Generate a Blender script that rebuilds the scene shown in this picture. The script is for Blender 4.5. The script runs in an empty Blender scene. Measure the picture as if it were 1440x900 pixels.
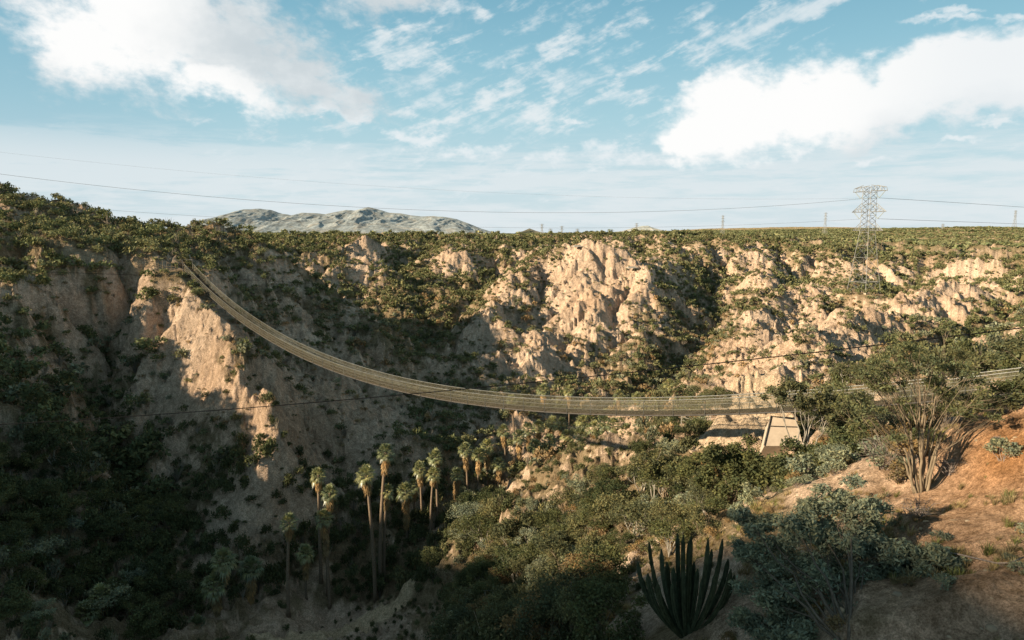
import bpy, math, random, heapq
import numpy as np
from mathutils import Vector, Matrix

random.seed(7)
rng = np.random.default_rng(11)
scene = bpy.context.scene
COL = scene.collection

# ------------------------------------------------------------------ camera
FPX = 960.0                                   # focal length in pixels of a 1440 wide frame
TH = math.radians(7.4)                        # pitch below the horizon
CT, ST = math.cos(TH), math.sin(TH)
cam_d = bpy.data.cameras.new("camera")
cam = bpy.data.objects.new("camera", cam_d)
COL.objects.link(cam)
cam.location = (0, 0, 0)
cam.rotation_euler = (math.radians(90) - TH, 0, 0)
cam_d.sensor_width = 36.0
cam_d.lens = 36.0 * FPX / 1440.0
cam_d.clip_start = 0.5
cam_d.clip_end = 40000
scene.camera = cam
scene.view_settings.view_transform = 'Standard'
scene.view_settings.look = 'None'
scene.view_settings.exposure = 0
scene.view_settings.gamma = 1

def P(px, py, Y):
    """world point seen in the survey photograph at (px, py), Y metres ahead"""
    a = (px - 720) / FPX
    b = (450 - py) / FPX
    t = Y / (CT + b * ST)
    return (a * t, Y, (-ST + b * CT) * t)

# ------------------------------------------------------------------ noise
def _hash(ix, iy, seed):
    h = (ix.astype(np.int64) * 374761393 + iy.astype(np.int64) * 668265263 + seed * 974634777) & 0xFFFFFFFF
    h = ((h ^ (h >> 13)) * 1274126177) & 0xFFFFFFFF
    h = (h ^ (h >> 16)) & 0xFFFFFFFF
    return h
def perlin(x, y, seed=0):
    x0 = np.floor(x); y0 = np.floor(y)
    fx = x - x0; fy = y - y0
    u = fx * fx * fx * (fx * (fx * 6 - 15) + 10)
    v = fy * fy * fy * (fy * (fy * 6 - 15) + 10)
    def g(ix, iy, dx, dy):
        a = _hash(ix, iy, seed) * (2 * np.pi / 4294967296.0)
        return np.cos(a) * dx + np.sin(a) * dy
    n00 = g(x0, y0, fx, fy); n10 = g(x0 + 1, y0, fx - 1, fy)
    n01 = g(x0, y0 + 1, fx, fy - 1); n11 = g(x0 + 1, y0 + 1, fx - 1, fy - 1)
    a = n00 + u * (n10 - n00); b = n01 + u * (n11 - n01)
    return (a + v * (b - a)) * 1.5
def fbm(x, y, octs=4, seed=0, gain=0.5, lac=2.03):
    s = 0; a = 1.0; f = 1.0; t = 0
    for i in range(octs):
        s = s + a * perlin(x * f + i * 17.3, y * f - i * 9.1, seed + i); t += a
        a *= gain; f *= lac
    return s / t
def ridged(x, y, octs=4, seed=0, gain=0.5, lac=2.1):
    s = 0; a = 1.0; f = 1.0; t = 0
    for i in range(octs):
        n = 1 - np.abs(perlin(x * f + i * 5.7, y * f + i * 3.3, seed + i)) * 1.6
        s = s + a * n; t += a; a *= gain; f *= lac
    return s / t
def smooth(e0, e1, x):
    t = np.clip((x - e0) / (e1 - e0), 0, 1)
    return t * t * (3 - 2 * t)

# ------------------------------------------------------------------ sun
SUN_EL = math.radians(21.0)
SUN_H = Vector((-0.90, -0.43)).normalized()     # horizontal direction towards the sun
SUN = Vector((SUN_H.x * math.cos(SUN_EL), SUN_H.y * math.cos(SUN_EL), math.sin(SUN_EL)))

# ------------------------------------------------------------------ survey points of the terrain (pixel, pixel, metres ahead)
CP = [
 # hill on the left: skyline, slope, rim
 (-160,250,215),(0,281,212),(60,292,215),(130,314,222),(200,335,230),(250,344,236),(300,341,244),(332,345,248),(362,352,244),(395,361,236),
 (430,380,232),(475,410,228),(520,446,222),(560,478,214),(600,512,204),(632,556,189),
 (0,322,190),(90,332,192),(180,348,196),(260,357,200),(320,363,208),(370,378,214),(-120,330,178),
 (0,352,172),(90,356,174),(150,372,176),(200,373,178),(-120,360,160),
 (0,378,166),(90,372,170),(145,390,171),
 (0,430,146),(80,430,156),(-100,430,132),
 (0,520,122),(60,520,132),(-100,520,108),(0,600,106),(70,610,114),(-100,640,90),(0,700,92),(80,720,98),(0,800,80),(80,820,86),(-100,800,72),(0,898,71),(110,898,80),
 # gully between the hill and the spur
 (165,425,172),(140,480,166),(135,540,152),(150,600,140),(172,660,129),(200,730,117),(235,800,107),(270,880,98),
 # the spur: crest, shoulders, nose
 (225,377,177),(262,381,174),(285,415,164),(302,455,153),(312,500,143),(330,545,134),(365,565,131),(396,590,127),(398,640,120),(370,690,115),(345,745,111),
 (185,410,168),(200,450,159),(212,500,149),(250,540,141),(270,590,132),(290,660,123),(300,740,113),
 (225,640,128),(250,720,117),(300,800,107),(340,850,101),
 # right flank of the spur
 (345,440,178),(400,470,182),(370,510,165),(430,540,160),(470,590,150),(440,640,138),(420,700,126),(400,780,110),(520,620,146),(560,640,142),
 (470,470,200),(520,520,186),(560,560,176),(620,600,162),(640,640,150),(430,425,212),(480,455,208),(560,522,194),(690,600,170),
 # canyon bottom
 (380,895,95),(470,893,96),(530,835,107),(560,780,118),(620,745,126),(655,690,140),(705,650,152),(760,605,172),(800,565,192),(770,522,214),(710,500,234),(640,462,266),(620,446,280),(560,425,296),(500,415,304),(500,382,350),(440,366,350),(440,352,400),
 (300,895,94),(200,899,92),
 # central hill beyond the bridge
 (815,352,330),(775,372,322),(730,392,314),(690,412,304),(655,440,288),(870,372,312),(910,395,298),(945,430,278),(962,465,258),
 (830,420,288),(780,440,280),(850,470,250),(900,460,262),(800,508,218),(720,470,254),(760,490,236),(880,505,222),(930,500,226),
 # rim of the far plateau and the slope below it
 (440,337,470),(490,347,430),(515,355,420),(560,338,480),(650,337,510),(720,338,500),(800,340,470),(900,343,445),(980,345,432),
 (520,385,372),(560,352,455),(650,348,470),(740,350,455),(560,385,395),(610,400,355),(645,357,398),(642,386,386),(690,372,400),(760,360,400),
 (620,420,325),(580,405,340),
 (900,356,430),(950,360,405),(935,385,345),(985,392,335),(1000,425,296),(985,455,268),(950,490,238),(900,525,200),(1010,372,395),
 # the hills on the right
 (1030,354,425),(1150,365,425),(1250,367,425),(1350,366,420),(1500,366,410),
 (1040,376,400),(1150,388,402),(1250,390,400),(1350,398,380),(1500,400,360),
 (1050,400,345),(1060,430,290),(1030,460,250),(1010,500,205),(1000,535,170),(940,545,172),(890,565,165),
 (1120,420,300),(1110,450,252),(1120,480,205),(1090,515,160),(1160,440,275),
 (1213,412,310),(1230,440,262),(1210,480,195),(1180,515,142),(1300,420,285),(1290,460,220),(1300,500,150),(1280,525,118),
 (1390,410,300),(1380,450,215),(1400,490,150),(1420,520,105),(1500,450,190),(1500,500,110),
 # slope on this side, up to the landing
 (560,872,97),(600,820,98),(660,770,100),(640,830,84),(720,720,104),(740,760,86),(790,670,112),(800,710,90),(850,628,124),(860,680,92),(890,600,130),(900,640,100),
 (940,590,118),(940,640,88),(965,605,95),(1000,606,80),(1060,600,75),(1100,612,70),(1055,537,100),(1045,565,86),(1090,560,84),(1130,560,80),(1180,565,74),
 (700,850,62),(760,800,66),(830,750,66),(900,712,64),(960,680,66),(1000,650,68),(560,898,74),(640,898,56),(720,898,46),(800,860,46),(850,820,47),(900,770,49),
 (960,730,50),(1010,705,50),
 # this side: the mound, the bank and the foot of the picture
 (850,898,34),(900,830,38),(930,880,30),(965,888,27),(970,790,34),(1040,740,37),(1080,708,38),(1150,675,37),(1215,657,36),(1265,656,35),(1300,694,31),
 (1335,660,31.5),(1365,610,31.5),(1395,588,32),(1440,560,32),(1510,540,33),
 (1340,700,28),(1400,660,28.5),(1440,700,25),(1510,700,24),(1440,800,20.5),(1440,898,17.5),(1510,898,16.5),(1330,800,22),(1250,760,26),(1200,898,20),(1100,898,22.5),(1020,880,25.5),(1100,800,27),(1150,740,31),(1330,898,18.5),
]
pts = [P(*c) for c in CP]
# ground that the photograph does not show: behind the mound, under the bridge, below the frame, off to the sides
pts += [(19,52,-20.5),(24,50,-20),(30,48,-18.5),(36,45,-16),(24,60,-21.5),(34,58,-20),(44,50,-15.5),(44,60,-18),(42,40,-9.5),(52,44,-12),
        (34,36,-9.0),(6,24,-18.5),(12,18,-15.5),(10,10,-15),(20,10,-11),(14,4,-13),(0,4,-20),(0,14,-23),(-6,26,-30),(-14,40,-40),(-30,50,-50),(-45,60,-58),(-60,70,-58),
        (-40,30,-58),(-20,15,-42),(-55,20,-60),(-75,50,-52),(-65,-10,-62),(-30,-10,-50),(-95,60,-42)]
# skyline beyond the plateau
for px, s in [(-250,316),(0,318),(200,328),(400,334),(480,334),(560,333),(650,332),(720,331),(800,331),(900,329),(960,323),(1040,321),(1120,319),(1200,321),(1260,325),(1300,327),(1330,322),(1380,320),(1430,321),(1600,324)]:
    pts.append(P(px, s, 3200 if px < 1300 else 1500))
    pts.append(P(px, 346 if px < 1000 else 349, 690))
    pts.append(P(px, min(337, s + 12), 1250 if px < 1300 else 1000))
    pts.append(P(px, s + 3, 5200))
pts += [P(430,470,300),P(470,488,285),P(510,500,270),P(555,507,255),P(600,520,242),P(650,520,232),P(405,440,320)]
pts += [(-112,104,-30),(-116,121,-27),(-136,131,-22),(-160,141,-15),(-195,152,-6),(-112,88,-30)]  # unseen ground off to the left, shaped low to let sun onto the spur
# shoulder of the left hill behind its skyline
pts += [(-260,330,3),(-180,340,-5),(-150,400,-8),(-340,300,8),(-420,420,-6)]
# the high ground off to the left whose shadow lies over the canyon: found from where its shadow ends
def ridge_from_shadow(px, py, Y, xr):
    q = Vector(P(px, py, Y)); s = (xr - q.x) / SUN.x
    return tuple(q + SUN * s)
EDGE = [(1440,775,21.5),(1330,745,25),(1240,740,27.5),(1130,750,32),(960,800,39),(830,840,50),(720,800,78)]
RIDGE = [ridge_from_shadow(*e, -165) for e in EDGE]
pts += RIDGE
pts += [(x - 40, y - 10, z - 4) for x, y, z in RIDGE] + [(x + 30, y + 4, z - 22) for x, y, z in RIDGE[::2]]
pts += [(-165,-110,44),(-240,-80,40),(-230,90,24),(-300,160,18),(-300,20,36),(-120,-120,-20)]
for ang in (60, 75):
    for r, z in ((25,-10),(60,-13),(120,-18),(250,-20),(450,-18),(1200,-12),(4000,10)):
        pts.append((r * math.sin(math.radians(ang)), r * math.cos(math.radians(ang)), z))
for ang in (-60, -90, -120):
    for r, z in ((900,0),(4000,15)):
        pts.append((r * math.sin(math.radians(ang)), r * math.cos(math.radians(ang)), z))
pts = np.array(pts)
pr = np.hypot(pts[:, 0], pts[:, 1]); pphi = np.arctan2(pts[:, 0], pts[:, 1])
pu = np.stack([pphi, np.log(pr)], 1); pk = pts[:, 2] / pr
d = np.linalg.norm(pu[:, None] - pu[None], axis=2)
keep = [i for i in range(len(pu)) if not np.any(d[i, :i] < 1e-4)]
pu = pu[keep]; pk = pk[keep]; d = d[np.ix_(keep, keep)]
EXPO = 1.35
n = len(pu)
A = np.zeros((n + 3, n + 3)); A[:n, :n] = d ** EXPO + np.eye(n) * -0.0006
A[:n, n] = 1; A[:n, n + 1:] = pu; A[n, :n] = 1; A[n + 1:, :n] = pu.T
W = np.linalg.solve(A, np.concatenate([pk, np.zeros(3)]))
def rbf(phi, lr):
    out = np.empty(phi.size, np.float64); f = phi.ravel(); l = lr.ravel()
    for i in range(0, f.size, 20000):
        a = f[i:i + 20000, None] - pu[None, :, 0]; b = l[i:i + 20000, None] - pu[None, :, 1]
        q = (a * a + b * b).astype(np.float32) ** np.float32(EXPO / 2)
        out[i:i + 20000] = q @ W[:n].astype(np.float32) + W[n] + W[n + 1] * f[i:i + 20000] + W[n + 2] * l[i:i + 20000]
    return out.reshape(phi.shape)
# coarse table of the survey surface in (bearing, log distance)
CPH = np.linspace(math.radians(-125), math.radians(80), 620); CLR = np.linspace(math.log(2.5), math.log(6500), 420)
TAB = rbf(*np.meshgrid(CPH, CLR, indexing='ij'))
def lookup(tab, g0, g1, a, b):
    i = np.clip((a - g0[0]) / (g0[1] - g0[0]), 0, len(g0) - 1.001); j = np.clip((b - g1[0]) / (g1[1] - g1[0]), 0, len(g1) - 1.001)
    i0 = i.astype(int); j0 = j.astype(int); fi = i - i0; fj = j - j0
    return (tab[i0, j0] * (1 - fi) * (1 - fj) + tab[i0 + 1, j0] * fi * (1 - fj) + tab[i0, j0 + 1] * (1 - fi) * fj + tab[i0 + 1, j0 + 1] * fi * fj)
def base_z(x, y):
    r = np.hypot(x, y) + 1e-6
    return lookup(TAB, CPH, CLR, np.arctan2(x, y), np.log(r)) * r

# ------------------------------------------------------------------ rain erosion on a plan grid: gullies and sharp crests
DX = 1.6
GX = np.arange(-270, 480, DX); GY = np.arange(-40, 620, DX)
XX, YY = np.meshgrid(GX, GY, indexing='ij')
Z0 = base_z(XX, YY)
rr = np.hypot(XX, YY)
relief = smooth(15, 120, rr) * (1 - 0.7 * np.exp(-((XX + 115) / 60) ** 2 - ((YY - 195) / 26) ** 2))
wx = XX + 6 * fbm(XX / 30, YY / 30, 3, 40); wy = YY + 6 * fbm(XX / 30, YY / 30, 3, 50)
Z1 = Z0 + relief * ((ridged(wx / 46, wy / 46, 3, 3) - 0.62) * (9 + 3.5 * smooth(190, 260, rr)) + fbm(XX / 9, YY / 9, 3, 9) * 1.6)
def ground0(px, py):
    Ys = np.geomspace(25, 700, 900); a = (px - 720) / FPX; b = (450 - py) / FPX; t = Ys / (CT + b * ST)
    k = np.flatnonzero((-ST + b * CT) * t - base_z(a * t, Ys) < 0); k = k[0] if len(k) else 899
    return a * t[k], Ys[k]
CARVE = np.zeros_like(XX)
def fold(path, depth, w):
    """a gully (depth > 0) or a spur (depth < 0) along surveyed ground points"""
    global CARVE
    q = np.array([ground0(*p_) for p_ in path]); d_ = np.full(XX.shape, 1e9)
    jx = XX + 5 * fbm(XX / 25, YY / 25, 2, 140); jy = YY + 5 * fbm(XX / 25, YY / 25, 2, 141)
    for a, b in zip(q[:-1], q[1:]):
        v = b - a; t = np.clip(((jx - a[0]) * v[0] + (jy - a[1]) * v[1]) / (v @ v), 0, 1)
        d_ = np.minimum(d_, np.hypot(jx - a[0] - t * v[0], jy - a[1] - t * v[1]))
    CARVE = CARVE + depth * np.exp(-(d_ / w) ** 1.5)
for path, dep, w_ in [([(1010,372),(1000,425),(985,455),(950,490),(900,525)], 11, 15), ([(1200,428),(1120,455),(1040,490),(960,535),(890,560)], 10, 13), ([(1440,420),(1330,470),(1220,510),(1120,545)], 7, 11),
                      ([(700,375),(650,420),(615,450)], 9, 14), ([(880,395),(865,450),(835,505)], 6, 9), ([(765,385),(745,440),(730,490)], 6, 9), ([(560,370),(580,405),(600,440)], 7, 12), ([(1290,385),(1240,410),(1200,428)], 7, 13), ([(1130,380),(1090,410),(1010,450)], 7, 12),
                      ([(1090,392),(1060,432),(1030,470)], -6, 13), ([(1190,455),(1100,492),(1000,528)], -5, 9), ([(818,372),(832,420),(852,470)], -4, 13), ([(700,405),(690,440),(690,470)], -5, 11), ([(1330,420),(1240,465),(1150,505)], -5, 10), ([(510,350),(540,375),(560,395)], -6, 14), ([(312,485),(334,545),(392,592),(399,640),(374,690)], -3.6, 8), ([(238,400),(243,455),(238,520)], 3.5, 5), ([(274,465),(300,555),(322,645)], 3.5, 5)]:
    fold(path, dep, w_)
Z1 = Z1 - CARVE
def blur(a, s):
    rad = int(3 * s); k = np.exp(-0.5 * (np.arange(-rad, rad + 1) / s) ** 2); k /= k.sum()
    for ax in (0, 1):
        p = np.pad(a, [(rad, rad) if q == ax else (0, 0) for q in (0, 1)], mode='edge')
        a = sum(k[i] * (p[i:i + a.shape[0]] if ax == 0 else p[:, i:i + a.shape[1]]) for i in range(2 * rad + 1))
    return a
def erode(Z, iters=7, K=0.16, m=0.42, diff=0.05):
    nx, ny = Z.shape; N = nx * ny
    Z = Z.copy()
    nb = [(-1, 0, 1.0), (1, 0, 1.0), (0, -1, 1.0), (0, 1, 1.0), (-1, -1, 1.414), (1, 1, 1.414), (-1, 1, 1.414), (1, -1, 1.414)]
    offs = [(dx * ny + dy, l) for dx, dy, l in nb]
    border = np.zeros((nx, ny), bool); border[0] = border[-1] = True; border[:, 0] = border[:, -1] = True
    bidx = np.flatnonzero(border.ravel()).tolist()
    for it in range(iters):
        zl = Z.ravel().tolist(); seen = bytearray(N); par = [-1] * N; dist = [1.0] * N; order = []
        h = [(zl[i], i) for i in bidx]; heapq.heapify(h)
        for i in bidx: seen[i] = 1
        pop = heapq.heappop; push = heapq.heappush
        while h:
            z, i = pop(h); order.append(i)
            if par[i] < 0 and False: pass
            cx = i // ny; cy = i - cx * ny
            if 0 < cx < nx - 1 and 0 < cy < ny - 1 or par[i] < 0:
                for o, l in offs:
                    j = i + o
                    if 0 <= j < N and not seen[j]:
                        jy = j % ny
                        if abs(jy - cy) > 1: continue
                        seen[j] = 1; par[j] = i; dist[j] = l
                        push(h, (zl[j] if zl[j] > z else z, j))
        area = [1.0] * N
        for i in reversed(order):
            p_ = par[i]
            if p_ >= 0: area[p_] += area[i]
        for i in order:
            p_ = par[i]
            if p_ >= 0 and zl[i] > zl[p_]:
                a = area[i]
                F = K * (a if a < 900 else 900) ** m / dist[i]
                zl[i] = (zl[i] + F * zl[p_]) / (1 + F)
        Z = np.array(zl).reshape(nx, ny)
        Z = Z + diff * (blur(Z, 0.8) - Z)
    return Z
ZE = erode(Z1)
Dh = ZE - Z0
Dh = Dh + CARVE; Dh = Dh - blur(Dh, 19.0) - CARVE
Dh = np.clip(Dh, -17, 13) * relief
edge = smooth(-270, -240, XX) * smooth(478, 440, XX) * smooth(-38, 0, YY) * smooth(618, 560, YY)
Dh *= edge
def plan(tab, x, y):
    return lookup(tab, GX, GY, x, y) * ((x > GX[0]) & (x < GX[-1]) & (y > GY[0]) & (y < GY[-1]))
# ------------------------------------------------------------------ line of the suspension bridge
H_SIDE = 1.6
def bridge_Y(px): return H_SIDE * FPX / (10 + 0.0182 * (px - 334))
BP = [(265,379),(334,447),(380,478),(421,500),(480,523),(550,545),(620,560),(700,572),(800,580),(860,582),(970,581),(1080,576),(1200,569),(1340,555),(1440,545)]
bp = np.array([P(x, y, bridge_Y(x)) for x, y in BP])
A0 = bp[0]; A1 = np.array(P(1600, 525, bridge_Y(1600)))
dirp = (A1 - A0)[:2]; LEN = float(np.linalg.norm(dirp)); dirp /= LEN
sb = (bp[:, :2] - A0[:2]) @ dirp
zc = np.polyfit(np.append(sb, LEN), np.append(bp[:, 2], bp[-1, 2] + 1.6), 4)
def bridge_pt(s, off=0.0, up=0.0):
    s = np.asarray(s, float)
    nx, ny = -dirp[1], dirp[0]
    return np.stack([A0[0] + dirp[0] * s + nx * off, A0[1] + dirp[1] * s + ny * off, np.polyval(zc, s) + up + 0 * s], -1)
# ------------------------------------------------------------------ final height function
def fine(x, y):
    r = np.hypot(x, y)
    w1 = smooth(30, 90, r)
    z = w1 * (ridged(x / 11 + 3, y / 11, 3, 21) - 0.6) * 2.0
    wxx = x + 1.8 * fbm(x / 6, y / 6, 2, 25); wyy = y + 1.8 * fbm(x / 6, y / 6, 2, 26)
    z = z + w1 * (ridged(wxx / 4.6, wyy / 4.6, 3, 27, .55) - 0.6) * 1.9
    z = z + w1 * smooth(420, 330, r) * (ridged(wyy / 2.1, wxx / 2.1, 2, 29, .5) - 0.6) * 0.6
    # bedding ledges of the soft rock
    bed = z + 2.2 * fbm(x / 22, y / 22, 2, 33)
    z = z + smooth(80, 170, r) * smooth(520, 420, r) * 0.24 * (np.sin(bed * 2 * np.pi / 3.4) + 0.5 * np.sin(bed * 2 * np.pi / 1.45 + 1.0))
    z = z + smooth(450, 700, r) * (fbm(x / 120, y / 120, 4, 77) * 4)
    z = z + (0.25 + 0.75 * w1) * fbm(x / 3.1, y / 3.1, 3, 31) * 0.55
    near = smooth(90, 40, r)
    z = z + near * (fbm(x / 0.7, y / 0.7, 2, 35) * 0.07 + (ridged(x / 5.5, y / 5.5, 3, 38) - 0.6) * 0.7)
    return z
PADS = []          # (x, y, radius, z): levelled ground under built things
def height(x, y):
    x = np.asarray(x, float); y = np.asarray(y, float)
    z = base_z(x, y) + plan(Dh, x, y) + fine(x, y)
    for px_, py_, rad, pz in PADS:
        d_ = np.hypot(x - px_, y - py_)
        w = smooth(rad * 1.7, rad * 0.8, d_)
        z = z * (1 - w) + pz * w
    # keep the ground clear of the bridge
    s_ = (x - A0[0]) * dirp[0] + (y - A0[1]) * dirp[1]; off = np.abs(-(x - A0[0]) * dirp[1] + (y - A0[1]) * dirp[0])
    lim = np.polyval(zc, np.clip(s_, 0, LEN)) - 0.55 - 0.9 * smooth(0, 12, s_) + np.maximum(0, off - 2.2) * 0.9
    z = np.where((s_ > -0.3) & (s_ < 45) & (off < 14), np.minimum(z, lim), z)
    return z

pl = P(258, 379, 176)
PADS.append((pl[0], pl[1] + 1, 7.0, pl[2] - 0.35))
py_ = P(1213, 412, 310); PADS.append((py_[0], py_[1], 9.0, py_[2]))

# ------------------------------------------------------------------ polar terrain mesh
HALF = math.atan(0.835)
ph = np.concatenate([np.linspace(math.radians(-124), -HALF, 230, endpoint=False), np.arctan(np.linspace(-0.835, 0.835, 1180)), np.linspace(HALF, math.radians(78), 90)[1:]])
rd = np.concatenate([np.geomspace(2.6, 16, 50, endpoint=False), np.geomspace(16, 480, 640, endpoint=False), np.geomspace(480, 5200, 150)])
PHI, RR = np.meshgrid(ph, rd, indexing='ij')
TX = RR * np.sin(PHI); TY = RR * np.cos(PHI)
TZ = height(TX, TY)
NP_, NR_ = TZ.shape

# slope, running horizon (for what can be seen from the canyon rim)
KK = TZ / RR
RUN = np.maximum.accumulate(KK, axis=1)
lrd = np.log(rd)
def hgt(x, y):
    """height of the terrain mesh"""
    a = np.arctan2(x, y); b = np.log(np.hypot(x, y))
    i = np.clip(np.searchsorted(ph, a) - 1, 0, NP_ - 2); j = np.clip(np.searchsorted(lrd, b) - 1, 0, NR_ - 2)
    fi = np.clip((a - ph[i]) / (ph[i + 1] - ph[i]), 0, 1); fj = np.clip((b - lrd[j]) / (lrd[j + 1] - lrd[j]), 0, 1)
    return TZ[i, j] * (1 - fi) * (1 - fj) + TZ[i + 1, j] * fi * (1 - fj) + TZ[i, j + 1] * (1 - fi) * fj + TZ[i + 1, j + 1] * fi * fj
def h1(x, y): return float(hgt(np.array([x]), np.array([y]))[0])
def horizon(x, y):
    a = np.arctan2(x, y); b = np.log(np.hypot(x, y))
    i = np.clip(np.searchsorted(ph, a) - 1, 0, NP_ - 1); j = np.clip(np.searchsorted(lrd, b) - 2, 0, NR_ - 1)
    return RUN[i, j]
def slope_at(x, y, e=1.5):
    gx = (hgt(x + e, y) - hgt(x - e, y)) / (2 * e); gy = (hgt(x, y + e) - hgt(x, y - e)) / (2 * e)
    return gx, gy
def pix(x, y, z):
    """where a point shows in the survey photograph"""
    F = y * CT - z * ST; U = y * ST + z * CT
    return 720 + FPX * x / F, 450 - FPX * U / F
def ground_at(px, py, y0=12, y1=900):
    """first ground point along a survey ray"""
    Ys = np.geomspace(y0, y1, 1500)
    a = (px - 720) / FPX; b = (450 - py) / FPX
    t = Ys / (CT + b * ST)
    gap = (-ST + b * CT) * t - hgt(a * t, Ys)
    k = np.flatnonzero(gap < 0)
    k = k[0] if len(k) else len(Ys) - 1
    Y = float(Ys[k]); tt = Y / (CT + b * ST)
    return a * tt, Y, h1(a * tt, Y)

# plant cover and colour of the ground
gxs = np.gradient(TZ, axis=1) / np.gradient(RR, axis=1)
gph = np.gradient(TZ, axis=0) / (np.gradient(PHI, axis=0) * RR)
SL = np.hypot(gxs, gph)
BARE = [  # (px, py, radius px x, radius px y, strength) measured where the photograph shows naked earth
 (255,470,62,95,.8),(285,560,45,40,.6),(395,600,28,40,.9),(365,680,40,50,.6),(230,590,45,80,.4),(480,590,110,60,.6),
 (840,420,95,70,1.0),(760,470,70,50,.8),(690,480,50,40,.6),(640,372,28,16,1.2),(515,352,28,22,.8),(1080,480,70,50,.8),(1120,420,90,40,.5),(1050,410,60,30,.5),
 (1180,480,90,60,.5),(1320,380,110,26,.8),(1170,378,60,18,.8),(1050,362,50,14,.8),(1330,430,110,50,.45),(1050,575,60,45,1.6),(1000,590,50,20,.9),
 (880,610,60,40,.7),(935,710,26,20,.8),(800,690,30,14,.6),(1400,640,120,70,1.3),(1340,800,150,130,1.0),(1240,670,110,35,1.2),(900,840,60,70,.7),(600,745,24,18,1.2),
 (480,885,90,22,1.5),(140,366,60,9,.8),(260,318,40,10,.4),(430,480,60,40,.35),(400,390,40,25,.4),
]
def bare_mask(x, y, z):
    a, b = pix(x, y, z)
    m = np.zeros_like(x)
    for cx, cy, rx, ry, s in BARE:
        m = np.maximum(m, s * np.exp(-(((a - cx) / rx) ** 2 + ((b - cy) / ry) ** 2) * 1.1))
    return m
def cover(x, y, z, sl, rn):
    """0 bare .. 1 thick scrub"""
    c = 0.66 - 0.07 * smooth(135, 180, rn) + 0.55 * fbm(x / 30, y / 30, 3, 61) + 0.65 * fbm(x / 9, y / 9, 2, 65) + 0.45 * fbm(x / 3.6, y / 3.6, 2, 67)
    c = c - smooth(1.0, 2.4, sl) * 0.5
    c = c + smooth(400, 520, rn) * 0.35 + np.clip(plan(CARVE, x, y) / 7, -.35, .75) * 0.5
    c = c - bare_mask(x, y, z) * 0.80
    a, b = pix(x, y, z)
    dark = np.exp(-(((a - 80) / 170) ** 2 + ((b - 690) / 230) ** 2))          # the shaded thicket in the left gully
    c = c + dark * 0.62 + np.exp(-(((a - 920) / 120) ** 2 + ((b - 650) / 70) ** 2)) * (rn < 130) * 0.3 + np.exp(-(((a - 800) / 130) ** 2 + ((b - 660) / 65) ** 2)) * (rn < 150) * 0.45 + np.exp(-(((a - 540) / 140) ** 2 + ((b - 440) / 75) ** 2)) * 0.4
    mid = np.exp(-(((a - 720) / 190) ** 2 + ((b - 770) / 130) ** 2)) * (rn < 130)
    c = c + np.exp(-(((a - 500) / 150) ** 2 + ((b - 790) / 80) ** 2)) * (rn < 135) * 0.55 + np.exp(-(((a - 130) / 210) ** 2 + ((b - 348) / 26) ** 2)) * 0.55
    c = c + mid * 0.55
    c = c + np.exp(-(((a - 200) / 220) ** 2 + ((b - 315) / 40) ** 2)) * 0.3
    return np.clip(c, 0, 1)
COV = cover(TX, TY, TZ, SL, RR)
def lin(*c):
    return np.array([(v / 255 / 12.92) if v / 255 <= 0.04045 else ((v / 255 + 0.055) / 1.055) ** 2.4 for v in c])
rock = np.array([0.51, 0.382, 0.287]); pale = np.array([0.71, 0.56, 0.445]); soil = np.array([0.30, 0.215, 0.135]); orange = np.array([0.40, 0.215, 0.105]); scrub = np.array([0.20, 0.175, 0.09]); litter = np.array([0.20, 0.15, 0.085])
PXA, PYA = pix(TX, TY, TZ)
n1 = np.clip(0.5 + 0.9 * fbm(TX / 18, TY / 18, 4, 81), 0, 1)[..., None]
n2 = np.clip(0.5 + 1.0 * fbm(TX / 4.0, TZ / 2.2 + TY / 4.0, 3, 83), 0, 1)[..., None]
C = rock * (1 - n1) + pale * n1
C = C * (0.80 + 0.35 * n2)
flat = smooth(0.75, 0.25, SL)[..., None]
C = C * (1 - flat * 0.35) + soil * flat * 0.35
om = (np.exp(-(((PXA - 1420) / 110) ** 2 + ((PYA - 625) / 80) ** 2)) * (RR < 60) * 1.1 + 0.55 * np.exp(-(((PXA - 980) / 60) ** 2 + ((PYA - 690) / 60) ** 2)) + 0.6 * np.exp(-(((PXA - 1330) / 170) ** 2 + ((PYA - 780) / 120) ** 2)) * (RR < 60) + 0.35 * np.clip(fbm(TX / 30, TY / 30, 2, 90) + .05, 0, 1) * (RR > 60))
om = np.clip(om * (0.6 + 0.8 * n1[..., 0]), 0, 1)[..., None]
C = C * (1 - om) + orange * om
sv = smooth(0.45, 0.85, COV + 0.25 * fbm(TX / 2.5, TY / 2.5, 2, 95))[..., None]
under = litter * (1 - 0.5 * n2) + scrub * 0.5 * n2
far = smooth(380, 700, RR)[..., None]
C = C * (1 - sv * 0.8) + (under * (1 - far) + scrub * far) * sv * 0.8
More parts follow.
